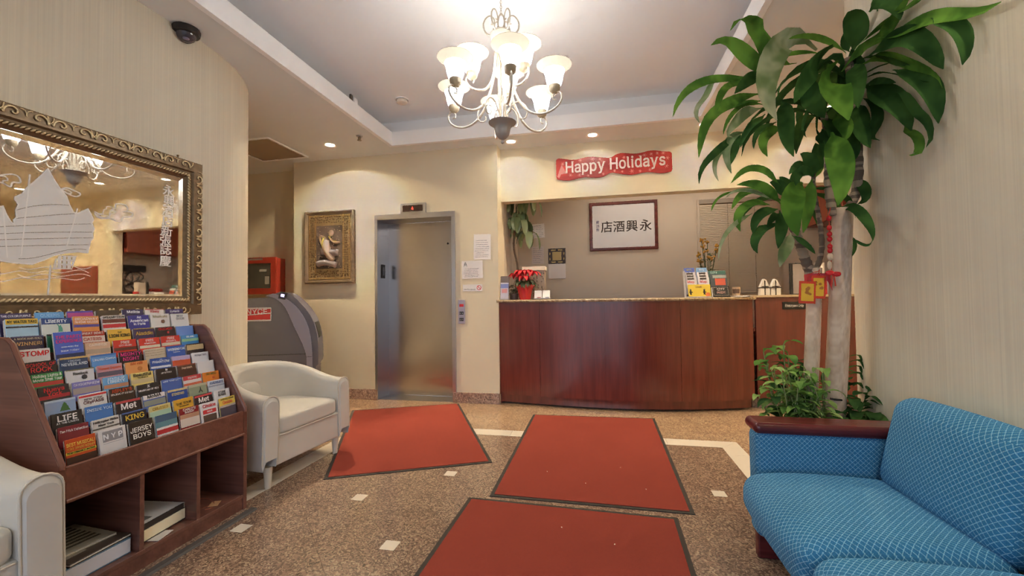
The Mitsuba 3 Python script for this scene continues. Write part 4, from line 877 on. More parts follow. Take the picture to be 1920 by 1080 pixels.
put(rk, 'top_rail', rb(rowx(8.5) - .004, rowx(8.5) + .004, RY0, RY1, .93, 1.003, .003), 'rack_edge')
put(rk, 'top_shelf', bx(-2.445, rowx(8.7) - .005, RY0, RY1, .925, .94), 'wood_rack')

# brochures: (row, column, paper, [(band from, to below the top, colour)], [(text, colour, baseline below the top, height)], label look)
ORD = ['lowest', 'second lowest', 'third lowest', 'fourth lowest', 'fifth lowest', 'middle', 'fifth highest', 'fourth highest', 'third highest', 'second highest', 'highest']
COL = ['first', 'second', 'third', 'fourth', 'fifth', 'sixth', 'seventh']
YC = [1.222, 1.331, 1.441, 1.552, 1.664, 1.770, 1.878]
BR = [
 (0, 0, '#c04a24', [(.048, .058, '#dcc845'), (.068, .1, '#3a231d')], [('BEST MUSICAL!', '#ecc45a', .028, .013), ('TONY AWARD WINNER', '#dca04a', .042, .009), ('PERFORMANCE BEGINS', '#2c2416', .056, .007)], 'orange leaflet with gold title and a yellow stripe'),
 (0, 1, '#d8d5d4', [(.008, .05, '#8d8d92'), (.055, .057, '#a5a5a8')], [('N Y P', '#e8e8ea', .04, .02)], 'white leaflet with a grey picture on top'),
 (0, 2, '#2d2521', [], [('JERSEY', '#e6dfd8', .045, .02), ('BOYS', '#e6dfd8', .072, .02)], 'black leaflet with a two line white title'),
 (0, 3, '#5b8791', [(.0, .03, '#3c5a78'), (.055, .1, '#dad5d4'), (.065, .085, '#b93438')], [], 'teal leaflet with a white bottom and red block'),
 (0, 4, '#7d2226', [(.05, .09, '#d8cbc0'), (.03, .05, '#b58a70')], [("CARLO'S", '#e8d8d0', .014, .011), ('BAKERY', '#e8d8d0', .026, .009)], 'dark red leaflet with a figure in white'),
 (0, 5, '#dad6d8', [(.036, .056, '#c23b40'), (.062, .1, '#58463f')], [('Choice', '#c0333a', .024, .016), ('SAVE', '#eadede', .05, .009)], 'white leaflet with a red title and dark photo'),
 (0, 6, '#dcc25a', [(.05, .1, '#4a4450'), (.04, .05, '#a99c98')], [('ATTRACTIONS', '#4a3c2a', .012, .008), ('Guide', '#c8503a', .033, .016)], 'yellow leaflet with a red script title'),
 (1, 0, '#762430', [], [('The Frick Collection', '#e3d3d2', .022, .009)], 'wine red leaflet with a fine white title'),
 (1, 1, '#d0cbc6', [(.036, .042, '#5a5450')], [('Helicopter Rides', '#2e2a2a', .016, .009), ('New York', '#2e2a2a', .03, .009)], 'pale leaflet with a black two line title'),
 (1, 2, '#20212a', [(0, .006, '#4a66a0')], [('KING', '#dcb748', .036, .022)], 'black leaflet with a large gold title'),
 (1, 3, '#cfc286', [(.025, .06, '#a9c4ae')], [('CRUISES', '#b09038', .02, .012)], 'pale yellow green leaflet'),
 (1, 4, '#d6a43a', [], [('THE TOUR', '#59432a', .028, .011), ('OF NEW YORK', '#59432a', .038, .005)], 'mustard yellow leaflet with small dark title'),
 (1, 5, '#2b2226', [(.003, .013, '#c84a50')], [('Met', '#eee6e4', .04, .024)], 'black leaflet with a large white title and red mark'),
 (1, 6, '#d9d6d8', [], [('STAR', '#1f1c1d', .02, .012), ('WARS', '#1f1c1d', .034, .012)], 'white leaflet with a black two line title'),
 (2, 0, '#29282a', [], [('LIFE', '#ece8e8', .032, .022), ('AT THE LIMITS', '#dad6d6', .043, .007)], 'charcoal leaflet with a heavy white title'),
 (2, 1, '#4277b9', [], [('INSIDE YOU', '#c4d8ee', .022, .011)], 'plain mid blue leaflet with pale title'),
 (2, 2, '#2b2427', [(.002, .012, '#b8474a')], [('Met', '#eee6e4', .04, .026)], 'black leaflet with a big white serif title'),
 (2, 3, '#5b6ba0', [(0, .02, '#e3dfe0'), (.026, .05, '#8a8f86')], [('MoMA', '#1e1b1e', .016, .015)], 'blue leaflet with a white header and black title'),
 (2, 4, '#2b4892', [(.0, .01, '#cdbb92')], [('DINING', '#d2c190', .03, .012)], 'navy leaflet with a gold title and tan strip'),
 (2, 5, '#909a82', [(0, .012, '#b5b49a')], [('@tower', '#3d4238', .045, .03)], 'grey green leaflet with a tower'),
 (2, 6, '#c9ccd4', [(.026, .034, '#8f96a6')], [('AVENUES', '#4f5f8c', .02, .013)], 'pale grey leaflet with blue capitals'),
 (3, 0, '#8ea6ca', [(0, .008, '#b9cbe0')], [('@tree', '#3f6b3a', .046, .034)], 'sky blue leaflet with a green tree'),
 (3, 1, '#dedad8', [(.004, .012, '#c43c40')], [('NEW YORK', '#7a6a68', .026, .009), ('CityPASS', '#5a2f34', .04, .012)], 'white leaflet with a red line and a serif title'),
 (3, 2, '#34251f', [], [("RIPLEY'S", '#c74a2c', .018, .013), ('BELIEVE IT OR NOT', '#e0d8d2', .03, .007)], 'dark brown leaflet with an orange red title'),
 (3, 3, '#292629', [], [('X', '#eeeaea', .018, .012), ('MUSEUM OF SEX', '#dcd6d6', .032, .008)], 'black leaflet with a white cross mark'),
 (3, 4, '#4763a8', [], [('NEW YORK CITY', '#c4d0e8', .014, .008)], 'blue leaflet with a fine white line of capitals'),
 (3, 5, '#dcd0cc', [(0, .022, '#c2444a'), (.038, .05, '#c86a50')], [('ESCAPE', '#e8d0d0', .016, .009)], 'red and white leaflet'),
 (3, 6, '#df8436', [], [('GO NYC', '#4a5a2a', .016, .011), ('@dot', '#b84a2a', .04, .014)], 'orange leaflet with a dark green title'),
 (4, 0, '#2c2b30', [(.036, .05, '#a33038')], [('Nueva', '#cf3036', .022, .016), ('York', '#cf3036', .04, .016)], 'black leaflet with a red two word title'),
 (4, 1, '#7976b6', [(.026, .05, '#a39693')], [('GUGGENHEIM', '#d9d4e6', .017, .01)], 'lilac leaflet with thin pale capitals'),
 (4, 2, '#6ba4d0', [(.034, .05, '#b9846a')], [('STATUE OF', '#e3edf4', .014, .009), ('LIBERTY', '#e3edf4', .028, .012)], 'light blue leaflet with a white two line title'),
 (4, 3, '#e0cb7c', [(.03, .05, '#cbb98e')], [('Beautiful', '#241c1a', .018, .014), ('The Musical', '#55452f', .027, .006)], 'cream yellow leaflet with a black title'),
 (4, 4, '#2a2122', [], [('M', '#eee6e4', .012, .009), ('MYSTERY', '#d0c4c0', .026, .008)], 'black leaflet with small white print'),
 (4, 5, '#4a3028', [(.0, .006, '#7d4636')], [('Harlem', '#d8b8a0', .022, .012)], 'brown leaflet with an arched picture'),
 (4, 6, '#dcd8d8', [], [], 'plain white leaflet with a tiny title'),
 (5, 0, '#2e8548', [(.034, .05, '#b9403c')], [('Holiday Lights &', '#e8f0e6', .015, .011), ('Movie Sites Tour', '#e8f0e6', .03, .011)], 'green leaflet with a white title and red foot'),
 (5, 1, '#d7d6da', [(.0, .005, '#6d6a4e')], [('Reebok', '#26262a', .024, .011), ('@dot', '#2a2c34', .046, .02)], 'white leaflet with a dark crest'),
 (5, 2, '#c28c96', [(.03, .05, '#5d5568')], [('Times Square', '#d2603e', .02, .01)], 'dusty pink leaflet with an orange title'),
 (5, 3, '#df9a5e', [], [('SAFARI', '#c0602c', .014, .011), ('@dot', '#b8733c', .045, .02)], 'orange tan leaflet with a round figure'),
 (5, 4, '#32509a', [(.04, .05, '#d6d8e2')], [('THE', '#cfd8ea', .01, .005), ('PHANTOM', '#e3e8f2', .025, .012)], 'royal blue leaflet with a white serif title'),
 (5, 5, '#b5a6cc', [(.022, .05, '#c25638')], [], 'pale lilac leaflet with an orange arch'),
 (5, 6, '#dedce0', [], [('NYMETRO', '#8d8a96', .02, .01)], 'off white leaflet with grey capitals'),
 (6, 0, '#2a2124', [], [('SCHOOL OF', '#d0343a', .02, .013), ('ROCK', '#d0343a', .042, .018)], 'black leaflet with a rough red title'),
 (6, 1, '#2d4266', [(.0, .008, '#c7a86a')], [('FINDING', '#aebccc', .02, .007), ('NEVERLAND', '#c9d2dc', .036, .012)], 'navy leaflet with pale capitals and a tan strip'),
 (6, 2, '#5d93cf', [(.0, .008, '#3f72b8')], [('Lincoln Center', '#d6e4f2', .026, .01)], 'clear blue leaflet with a fine white title'),
 (6, 3, '#2a1b22', [], [('MIGHTY', '#dc3a86', .02, .016), ('NIGHT', '#dc3a86', .042, .016)], 'black leaflet with a pink title'),
 (6, 4, '#c9b9a2', [(.01, .012, '#9a8a76'), (.022, .024, '#9a8a76'), (.034, .036, '#9a8a76')], [], 'sand coloured leaflet printed with a map'),
 (6, 5, '#3a5dae', [], [('WASHINGTON', '#eef1f6', .024, .012), ('Express', '#c0cce4', .036, .007)], 'strong blue leaflet with white capitals'),
 (6, 6, '#3a3030', [(.006, .034, '#c3ab82')], [], 'dark leaflet with a tan block'),
 (7, 0, '#dcd8d8', [], [('STOMP', '#c8262c', .028, .019)], 'white leaflet with a slanted red title'),
 (7, 1, '#4864c0', [(.094, .11, '#26305a')], [('THE PARTY', '#e03a86', .028, .013), ('EXPERIENCE', '#e03a86', .046, .013), ('open every day', '#d4dcf0', .066, .006), ('BOOK TODAY', '#d4dcf0', .084, .007)], 'taller bright blue leaflet with a pink title'),
 (7, 2, '#d7b193', [(.03, .05, '#b9a08a')], [('CARNEGIE', '#f0e0d0', .016, .01)], 'peach leaflet with a pale title'),
 (7, 3, '#c6372e', [(.036, .05, '#5a2a24')], [('FREE', '#f0dcd6', .018, .012), ('CITY GUIDE', '#f0dcd6', .03, .007)], 'red voucher leaflet'),
 (7, 4, '#c73a30', [(.036, .05, '#d8cdb8')], [('FREE', '#f0dcd6', .018, .012), ('ADMISSION', '#f0dcd6', .03, .007)], 'red voucher leaflet with a pale foot'),
 (7, 5, '#c43630', [(.034, .05, '#d3c6b0')], [('FREE', '#f0dcd6', .018, .012), ('ENTRANCE', '#f0dcd6', .03, .007)], 'red voucher leaflet with a cream foot'),
 (7, 6, '#4a8ec6', [(.02, .035, '#8fbf9a')], [('ISLAND', '#eef4f8', .014, .009)], 'sea blue leaflet with a green strip'),
 (8, 0, '#3b3148', [(.0, .004, '#5a5a7a')], [('A ROCK AND ROLL', '#c9b9a4', .014, .007), ('WINNER!', '#caa070', .038, .014)], 'dark violet leaflet with tan capitals'),
 (8, 1, '#2f6a4a', [(.0, .008, '#2a2a2c')], [], 'deep green leaflet, half hidden'),
 (8, 2, '#a8342a', [(.022, .05, '#dcc8bc')], [('GREAT BOAT', '#f0dcd2', .014, .01), ('CATERS', '#b0483a', .042, .013)], 'red topped leaflet with a pale picture'),
 (8, 3, '#e1b548', [], [('THE', '#4a3a1a', .018, .006), ('LION KING', '#2a2214', .038, .015)], 'golden yellow leaflet with black capitals'),
 (8, 4, '#3a2b52', [(.0, .004, '#a48a4a')], [('Aladdin', '#c9a04c', .034, .017)], 'purple leaflet with a gold script title'),
 (8, 5, '#2f2127', [], [('CHICAGO', '#cf2e30', .016, .011), ('@dot', '#c03a3c', .036, .012)], 'black leaflet with red capitals'),
 (8, 6, '#6d8ecf', [], [], 'plain periwinkle leaflet'),
 (9, 0, '#a6c6da', [(.0, .022, '#dfb945'), (.03, .036, '#2a2a2a')], [('NY WATER TAXI', '#26221a', .017, .011)], 'yellow topped leaflet with a light blue picture'),
 (9, 1, '#d5d9d4', [(.0, .026, '#2a447e')], [('LIBERTY', '#eef1f4', .02, .013), ('@statue', '#4f9a86', .06, .034)], 'navy topped leaflet with a green statue'),
 (9, 2, '#d88e50', [(.038, .05, '#5a4a96')], [('BROADWAY', '#f4e4d4', .018, .011), ('SHOW GUIDE', '#f4e4d4', .032, .01)], 'orange leaflet with a white two line title'),
 (9, 3, '#d6cec8', [(.018, .036, '#6d3a30'), (.042, .06, '#c0343a')], [('REDEMPTION', '#2e2a2c', .014, .01)], 'white leaflet with a dark photo and red foot'),
 (9, 4, '#38388c', [], [('An', '#eeeef6', .016, .012), ('American', '#eeeef6', .034, .014), ('in Paris', '#eeeef6', .05, .012)], 'deep blue leaflet with a white script title'),
 (9, 5, '#dcd9d6', [], [('Musicals', '#a89a7c', .02, .013), ('@dot', '#6a5446', .052, .02)], 'white leaflet with a small face'),
 (9, 6, '#d9d8d8', [(.0, .004, '#c4c4c4')], [('BEST', '#8a8a90', .018, .011), ('GUIDE', '#8a8a90', .034, .011)], 'white leaflet with grey block capitals'),
 (10, 0, '#3a3054', [], [('THE COLOR PURPLE', '#e6e0ee', .017, .009)], 'dark purple leaflet with white capitals'),
 (10, 1, '#68a4d8', [], [('QUEENS', '#a4d0ee', .02, .012)], 'sky blue leaflet with a pale title'),
 (10, 2, '#5944a2', [(.008, .03, '#b84a8c')], [], 'violet leaflet with a pink patch'),
 (10, 3, '#4b3c2c', [], [], 'dark brown leaflet'),
 (10, 4, '#302a52', [], [('Matilda', '#ece8f0', .019, .013)], 'night blue leaflet with a white title'),
 (10, 5, '#e0d9d2', [(.0, .003, '#b83a40')], [('Kinky', '#b8343c', .018, .013)], 'cream leaflet with a red script title'),
 (10, 6, '#33295a', [(.0, .012, '#40346a')], [('EUREKA', '#eceaf4', .018, .01)], 'indigo leaflet with white capitals'),
]
tl = math.radians(9)
SHAPES = {'dot': lambda h: Point(0, h / 2).buffer(h / 2, 5), 'tree': lambda h: Polygon([(-.5 * h, 0), (.5 * h, 0), (.32 * h, .3 * h), (.38 * h, .32 * h), (.18 * h, .65 * h), (.22 * h, .67 * h), (0, h), (-.22 * h, .67 * h), (-.18 * h, .65 * h), (-.38 * h, .32 * h), (-.32 * h, .3 * h)]),
          'tower': lambda h: Polygon([(-.4 * h, 0), (-.2 * h, 0), (-.1 * h, .2 * h), (.1 * h, .2 * h), (.2 * h, 0), (.4 * h, 0), (.1 * h, .5 * h), (.02 * h, h), (-.02 * h, h), (-.1 * h, .5 * h)]),
          'statue': lambda h: Polygon([(-.2 * h, 0), (.25 * h, 0), (.2 * h, .6 * h), (.1 * h, .65 * h), (.12 * h, .8 * h), (0, .85 * h), (-.04 * h, .7 * h), (-.22 * h, h), (-.27 * h, .98 * h), (-.15 * h, .6 * h)])}
for kk, c, paper, bands, texts, look in BR:
    tall = (kk, c) == (7, 1)
    z1 = ROWZ[kk] + (.058 if tall else rng.uniform(-.003, .003))
    look = look.replace(' leaflet with a ', ' leaflet, ').replace(' and a ', ' and ')
    b = thing('brochure', f'{look}, {COL[c]} from left in {ORD[kk]} rack row', 'brochure', 'brochures in the rack')
    assert len(labels[b]['label'].replace(',', '').split()) <= 16, labels[b]
    F = frame((rowx(kk), YC[c] + .049, z1), (0, 1, 0), (-math.sin(tl), 0, math.cos(tl)))    # x along the row, y up along the sheet, z to the room
    F = F @ rotz(rng.uniform(-1.2, 1.2))
    hh = .19 if kk else .20
    n = rng.integers(2, 5)
    put(b, 'cover', moved(rb(-.049, .049, -hh, 0, -.004, 0, .0008, 2), F), paint(paper, .35))
    put(b, 'pages', moved(cat([bx(-.0485, .0485, -hh + .001, -.0015 - .001 * i, -.006 - .003 * i, -.0045 - .003 * i) for i in range(n)]), F), paint('#d8d4d0', .6))
    for i, (a, z, col) in enumerate(bands):
        i0 = .006 if (kk, c) in ((0, 1), (0, 5)) and i < 2 else .0
        put(b, 'band', moved(bx(-.0488 + i0 * 2, .0488 - i0 * 2, -z, -a, 0, .0006 + .0002 * i), F), paint(col, .4))
    for s, col, base, th_ in texts:
        if s[0] == '@':
            put(b, 'picture', moved(prism(SHAPES[s[1:]](th_), .0006), F @ frame((0.012, -base, .0011), (1, 0, 0), (0, 1, 0))), paint(col, .45)); continue
        put(b, 'lettering', moved(on(text(s, th_, True, depth=.0006, fit=.09), frame((.0, -base, .0011), (1, 0, 0), (0, 1, 0))), F), paint(col, .45))

# what lies in the compartments
def stack(name, label, cat_, x0, x1, y0, y1, z0, hs, cols, ang=0):
    o = ((x0 + x1) / 2, (y0 + y1) / 2, z0); z = 0
    k = thing(name, label, cat_)
    put(k, 'pages', moved(rb(-(x1 - x0) / 2, (x1 - x0) / 2, -(y1 - y0) / 2, (y1 - y0) / 2, .002, hs - .002, .003, 2), rotz(ang, o)), paint(cols[0], .7))
    put(k, 'cover', moved(cat(rb(-(x1 - x0) / 2, (x1 - x0) / 2 + .001, -(y1 - y0) / 2, (y1 - y0) / 2, hs - .003, hs, .001, 2), bx(-(x1 - x0) / 2, (x1 - x0) / 2, -(y1 - y0) / 2, (y1 - y0) / 2, 0, .0025)), rotz(ang, o)), paint(cols[1], .35))
    return k, o
k, o = stack('phone_book', 'thick grey edged directory lying in the near compartment of the rack', 'book', -2.25, -1.965, 1.215, 1.445, .081, .062, ['#c6c6cc', '#4c6c84'])
k, o = stack('magazine', 'dark covered magazine lying on the directory in the near compartment', 'magazine', -2.27, -1.97, 1.225, 1.445, .144, .012, ['#e2ddd2', '#4a403a'], 3)
put(k, 'print', moved(cat(bx(.0, .1, -.09, -.02, .012, .0125), bx(-.1, -.02, .0, .08, .012, .0125)), rotz(3, o)), paint('#8c857a', .4))
k, o = stack('newspaper', 'folded newspaper magazine on top of the pile in the near compartment', 'magazine', -2.29, -2.03, 1.225, 1.44, .157, .01, ['#e8e3d8', '#b0a998'], -4)
put(k, 'print', moved(cat(*[bx(-.11 + .03 * i, -.095 + .03 * i, -.09, .08, .01, .0104) for i in range(7)]), rotz(-4, o)), paint('#5d574d', .5), kind='stuff')
k, o = stack('phone_book', 'cream edged thick book in the middle compartment of the rack', 'book', -2.24, -1.985, 1.48, 1.70, .085, .055, ['#ece2c2', '#3e3a38'], 6)
k, o = stack('magazine', 'white covered magazine lying on the cream edged book', 'magazine', -2.25, -1.99, 1.482, 1.70, .141, .02, ['#ece8dc', '#dddbd8'], 6)
put(k, 'spine', moved(bx(.128, .133, -.1, .1, .0, .021), rotz(6, o)), paint('#2a2626')); put(k, 'photo', moved(bx(-.0, .1, -.1, -.03, .02, .0205), rotz(6, o)), paint('#6d6a68'))
lp = thing('loose_leaf', 'thin white leaflet poking out under the cream edged book', 'leaflet'); put(lp, 'sheet', moved(rb(-.06, .06, -.045, .045, 0, .002, .0008, 2), rotz(14, (-2.0, 1.56, .0815))), paint('#cfcbc6'))
tg = thing('string_tag', 'small tan tag on a loop of string in the far compartment', 'tag'); put(tg, 'tag', moved(rb(-.022, .022, -.03, .03, 0, .002, .0008, 2), rotz(30, (-1.99, 1.865, .081))), paint('#b58a66'))
put(tg, 'string', tube(spline([(-2.0, 1.84, .084), (-2.07, 1.80, .086), (-2.09, 1.86, .1), (-2.03, 1.88, .09), (-1.98, 1.80, .084)], 30), .0018, 5), paint('#8a4a3a'))
cc = thing('cable_cover', 'dark grey rubber cable cover on the floor along the rack', 'cable cover')
put(cc, 'strip', moved(prism(Polygon([(-.022, 0), (.022, 0), (.015, .009), (-.015, .009)]), .95), frame((-1.875, 2.0, 0), (1, 0, 0), (0, 0, 1)) @ np.diag([1, 1, 1, 1])), paint('#4a4644', .7))

# ---------------------------------------------------------------- white leather tub chairs
def leather(key, base):
    c = hexlin(base)
    def fn(p, n, uv): return mi.Color3f(*c) * (.93 + .1 * fbm(p.x * 9, p.y * 9, p.z * 9, 3))
    def bump(p, n, uv): return fbm(p.x * 14, p.y * 14, p.z * 14, 3)
    return mat(key, proc(fn), .38, spec=.45, bump=proc(bump, 2e-3), bump_scale=.004)
leather('leather_white', '#c4c0b8')
mat('piping_white', '#c4bcad', .45); mat('leg_white', '#cfc6b6', .4)
def tub_chair(label, o, ang):
    k = thing('tub_chair', label, 'armchair', 'white tub chairs beside the brochure rack')
    M = rotz(ang, o)
    hw, t, D = .335, .115, .255
    path = [(-x, -hw) for x in np.linspace(0, D, 7)[:-1]] + [(-D - .315 * math.sin(a), -hw * math.cos(a)) for a in np.linspace(0, np.pi, 25)] + [(-x, hw) for x in np.linspace(D, 0, 7)[1:]]
    path = np.array(path); tg = np.gradient(path, axis=0); tg /= np.linalg.norm(tg, axis=1, keepdims=True)
    outn = np.stack([tg[:, 1], -tg[:, 0]], 1)       # away from the seat
    S = []
    for i, (p, nn) in enumerate(zip(path, outn)):
        b = np.clip((-p[0] - .04) / .56, 0, 1); h = .563 + .138 * (b * b * (3 - 2 * b))
        flare = .008 * (1 - b)
        sec = [(t * .42, .13)] + [(t * .5 + flare * z, .13 + (h - .05 - .13) * z) for z in (.1, .5, .9)] + [(flare + t * .5 * math.cos(a), h - .05 + .05 * math.sin(a)) for a in np.linspace(0, np.pi, 9)] + [(flare * z - t * .5, .13 + (h - .05 - .13) * z) for z in (.9, .5, .1)] + [(-t * .42, .13)]
        S.append([(p[0] + nn[0] * a, p[1] + nn[1] * a, z) for a, z in sec])
    S = np.array(S)
    shell = grid(S[:, ::-1])
    caps, pipes = [], []
    for e, sg in ((0, 1), (-1, -1)):
        q = S[e].copy(); c_ = q.mean(0); bulge = q.copy(); bulge[:, 0] += .012; inner_q = c_ + (q - c_) * .8; inner_q[:, 0] = q[:, 0] + .014
        g1 = grid(np.stack([q, inner_q])); g2 = trimesh.Trimesh(np.vstack([inner_q, [c_ + [.018, 0, 0]]]), [[i, (i + 1) % len(q), len(q)] for i in range(len(q))], process=False)
        if sg > 0: g1.invert(); 
        else: g2.invert()
        caps.append(cat(g1, g2)); pipes.append(tube(q[1:-1] + [.004, 0, 0], .0045, 6))
    put(k, 'shell', moved(cat(shell, *caps), M), 'leather_white', 50)
    put(k, 'piping', moved(pipes[0], M), 'piping_white', True); put(k, 'piping', moved(pipes[1], M), 'piping_white', True)
    put(k, 'seat_base', moved(rb(-.50, -.004, -.285, .285, .13, .315, .012), M), 'leather_white', 40)
    put(k, 'seat_cushion', moved(superq(.275, .282, .062, .28, .2, 22, (-.272, 0, .365)), M), 'leather_white', True)
    put(k, 'cushion_piping', moved(tube([(.006, y, .312 + .0) for y in np.linspace(-.26, .26, 12)], .004, 6), M), 'piping_white', True)
    put(k, 'back_cushion', moved(superq(.045, .12, .085, .7, .7, 18, (-.525, -.05, .49)), M), 'leather_white', True, label='small slumped back cushion')
    for x, y in ((-.05, -.30), (-.05, .30), (-.52, -.22), (-.52, .22)):
        put(k, 'leg', moved(lathe([(0, 0), (.017, 0), (.027, .13), (0, .13)], 16, (x, y, 0)), M), 'leg_white', 40)
tub_chair('white leather tub chair between the brochure rack and the cash machine', (-1.925, 2.53, 0), -4.6)
tub_chair('white leather tub chair at the left edge, in front of the brochure rack', (-1.84, .75, 0), 1)

# ---------------------------------------------------------------- cash machine
a = thing('cash_machine', 'grey cash machine with a curved front and a red card network sticker', 'cash machine')
mat('atm_dark', '#585763', .4); mat('atm_light', '#8b8a9c', .35)
FA = frame((-2.76, 3.75, 0), (math.cos(math.radians(30)), math.sin(math.radians(30)), 0), (0, 0, 1))    # x to the front, y up, z to the near side
DA = -.44
def side(poly, z0, z1): return moved(prism(Polygon(poly), z1 - z0), FA @ frame((0, 0, z0), (1, 0, 0), (0, 1, 0)))
rim = spline([(-.41, 1.205, 0), (-.31, 1.23, 0), (-.172, 1.124, 0), (-.074, .983, 0), (-.024, .831, 0), (-.006, .628, 0), (-.006, .505, 0)], 30)[:, :2]
put(a, 'body', side([(-.679, 0), (-.03, 0), (-.03, .5)] + [tuple(p + [-.008, -.006]) for p in rim[::-1]] + [(-.467, 1.178), (-.679, 1.171)], DA + .006, -.006), 'atm_dark')
inn = spline([(-.479, 1.192, 0), (-.335, 1.124, 0), (-.237, .923, 0), (-.146, .706, 0), (-.113, .590, 0)], 24)[:, :2]
out_ = spline([(-.405, 1.218, 0), (-.276, 1.152, 0), (-.137, .985, 0), (-.079, .801, 0), (-.06, .590, 0)], 24)[:, :2]
band = [tuple(p) for p in inn] + [tuple(p) for p in out_[::-1]]
put(a, 'side_trim', side(band, -.006, .012), 'atm_light'); put(a, 'side_trim', side(band, DA - .012, DA + .006), 'atm_light')
put(a, 'front_hood', side([tuple(p) for p in rim] + [tuple(p + [-.03, -.02]) for p in rim[::-1]], DA, -.001), 'atm_dark', 20)
put(a, 'lower_trim', side([(-.113, .584), (-.06, .584), (-.055, .1), (-.11, .1)], -.006, .012), 'atm_light')
put(a, 'side_seam', side([(-.679, .62), (-.115, .61), (-.115, .618), (-.679, .628)], -.006, -.003), paint('#3f3e44'))
def onside(m, x, y, z=0): return moved(m, FA @ frame((x, y, z), (1, 0, 0), (0, 1, 0)))
s = put(a, 'sticker', onside(bx(-.126, .126, -.066, .066, -.006, .0005), -.552, 1.017), paint('#e3dcdc', .35), label='white and red rectangular sticker').split('__')[1]
put(a, s + '__red_field', onside(prism(Polygon([(-.10, -.052), (.118, -.052), (.122, .052), (-.085, .052)]), .0006), -.552, 1.017, .0005), paint('#c8262f', .35))
put(a, s + '__white_wave', onside(prism(Polygon([(-.118, -.012), (.119, .004), (.12, .014), (-.118, -.002)]), .0006), -.552, 1.017, .0012), paint('#e3dcdc', .35))
put(a, s + '__lettering', onside(text('NYCE', .048, True, width=.175), -.548, 1.02, .0018), paint('#f0e8e8', .35))
scene['screen_violet'] = {'type': 'diffuse', 'reflectance': rgb('#5a48b0')}
DF = FA @ frame((-.325, 1.195, .008), (1, -.25, 0), (.25, 1, 0))
put(a, 'display', moved(rb(-.034, .034, -.034, .036, -.02, .006, .004), DF), paint('#26242c'))
put(a, 'display_glow', mikit.ply(moved(bx(-.016, .016, -.012, .016, .006, .0068), DF), 'screen_violet', emitter={'type': 'area', 'radiance': {'type': 'rgb', 'value': [.55, .5, 1.3]}}), None)
put(a, 'keypad', side([tuple(p + [.004, .004]) for p in rim[16:22]] + [tuple(p - [.01, .01]) for p in rim[16:22][::-1]], DA + .08, -.08), 'black_matte')

# ---------------------------------------------------------------- red fire cabinet in the hall
f = thing('fire_cabinet', 'red fire cabinet with a dark window on the hall wall above the cash machine', 'cabinet')
fx0, fx1, fz0, fz1 = -4.47, -3.965, 1.245, 1.69
mat('fire_red', '#86291f', .4)
put(f, 'body', bx(fx0, fx1, 4.56, 4.72, fz0, fz1), 'fire_red')
put(f, 'door_frame', mould(fx0 - .01, fx1 + .01, fz0 - .01, fz1 + .01, 4.565, .075, [(0, 0), (0, .02), (1, .02), (1, .004)], ''), 'fire_red')
put(f, 'window', bx(fx0 + .06, fx1 - .06, 4.556, 4.56, fz0 + .06, fz1 - .06), paint('#3c3a36', .15))
put(f, 'label', bx(-4.20, -4.10, 4.552, 4.556, 1.52, 1.55), paint('#b8b4ac')); put(f, 'label', bx(-4.12, -4.06, 4.552, 4.556, 1.36, 1.46), paint('#8f8a80'))
put(f, 'top_label', bx(-4.40, -4.15, 4.543, 4.547, 1.665, 1.69), paint('#6a5a52'))

# ---------------------------------------------------------------- blue sofa
def fabric():
    a, b = np.array(hexlin('#306a95')), np.array(hexlin('#8cbad0'))
    def fn(p, n, uv):
        ax, ay, az = dr.abs(n.x), dr.abs(n.y), dr.abs(n.z)
        ytop = (ay > ax) & (ay > az); ztop = (az >= ax) & (az >= ay)
        u = dr.select(ytop, p.x, p.y); v = dr.select(ztop, p.x, p.z)
        s, t = (u + v) / .019, (u - v) / .019
        fs, ft = s - dr.floor(s), t - dr.floor(t)
        l1 = dr.select(fs < .17, 1., 0.); l2 = dr.select(ft < .17, 1., 0.)
        dash = .26 + .42 * noise(s * 7, t * 7, 1.0)
        k = dr.maximum(l1, l2) * dash + l1 * l2 * .35
        weave = noise(u * 700, v * 700, 4.0)
        return mix(a.tolist(), b.tolist(), dr.clip(k, 0, 1)) * (.85 + .3 * weave) * (.92 + .16 * fbm(p.x * 5, p.y * 5, p.z * 5, 2))
    return mat('fabric_blue', proc(fn), .85, spec=.15, sheen=.4)
fabric()
so = thing('sofa', 'blue patterned sofa with dark mahogany arm cap along the right wall', 'sofa')
def cush(x0, x1, y0, y1, z0, z1, r, puff, n=26):
    """A stuffed block: rounded, bulging in the middle of each face."""
    c = np.array([(x0 + x1) / 2, (y0 + y1) / 2, (z0 + z1) / 2]); h = np.array([x1 - x0, y1 - y0, z1 - z0]) / 2
    b = trimesh.creation.box(extents=[2, 2, 2])
    V, F = [], []
    g_ = np.linspace(-1, 1, n)
    for ax in range(3):
        for sg in (-1, 1):
            u, v = np.meshgrid(g_, g_, indexing='ij'); P = np.zeros((n, n, 3)); P[..., ax] = sg; P[..., (ax + 1) % 3] = u; P[..., (ax + 2) % 3] = v
            m = grid(P if sg > 0 else P.transpose(1, 0, 2)); F.append(m.faces + sum(len(q) for q in V)); V.append(m.vertices)
    V = np.vstack(V); F = np.vstack(F)
    Q = V * h
    inner_ = np.clip(Q, -(h - r), h - r); d = Q - inner_; L = np.linalg.norm(d, axis=1, keepdims=True)
    Q = inner_ + d / np.maximum(L, 1e-9) * np.minimum(L, r)
    s = Q / h; w = 1 - s ** 2
    for ax in range(3):
        o1, o2 = (ax + 1) % 3, (ax + 2) % 3
        Q[:, ax] += puff[ax] * np.sign(s[:, ax]) * np.abs(s[:, ax]) ** 2 * np.clip(w[:, o1], 0, 1) * np.clip(w[:, o2], 0, 1) ** .6
    m = trimesh.Trimesh(Q + c, F, process=False); m.merge_vertices(); return m
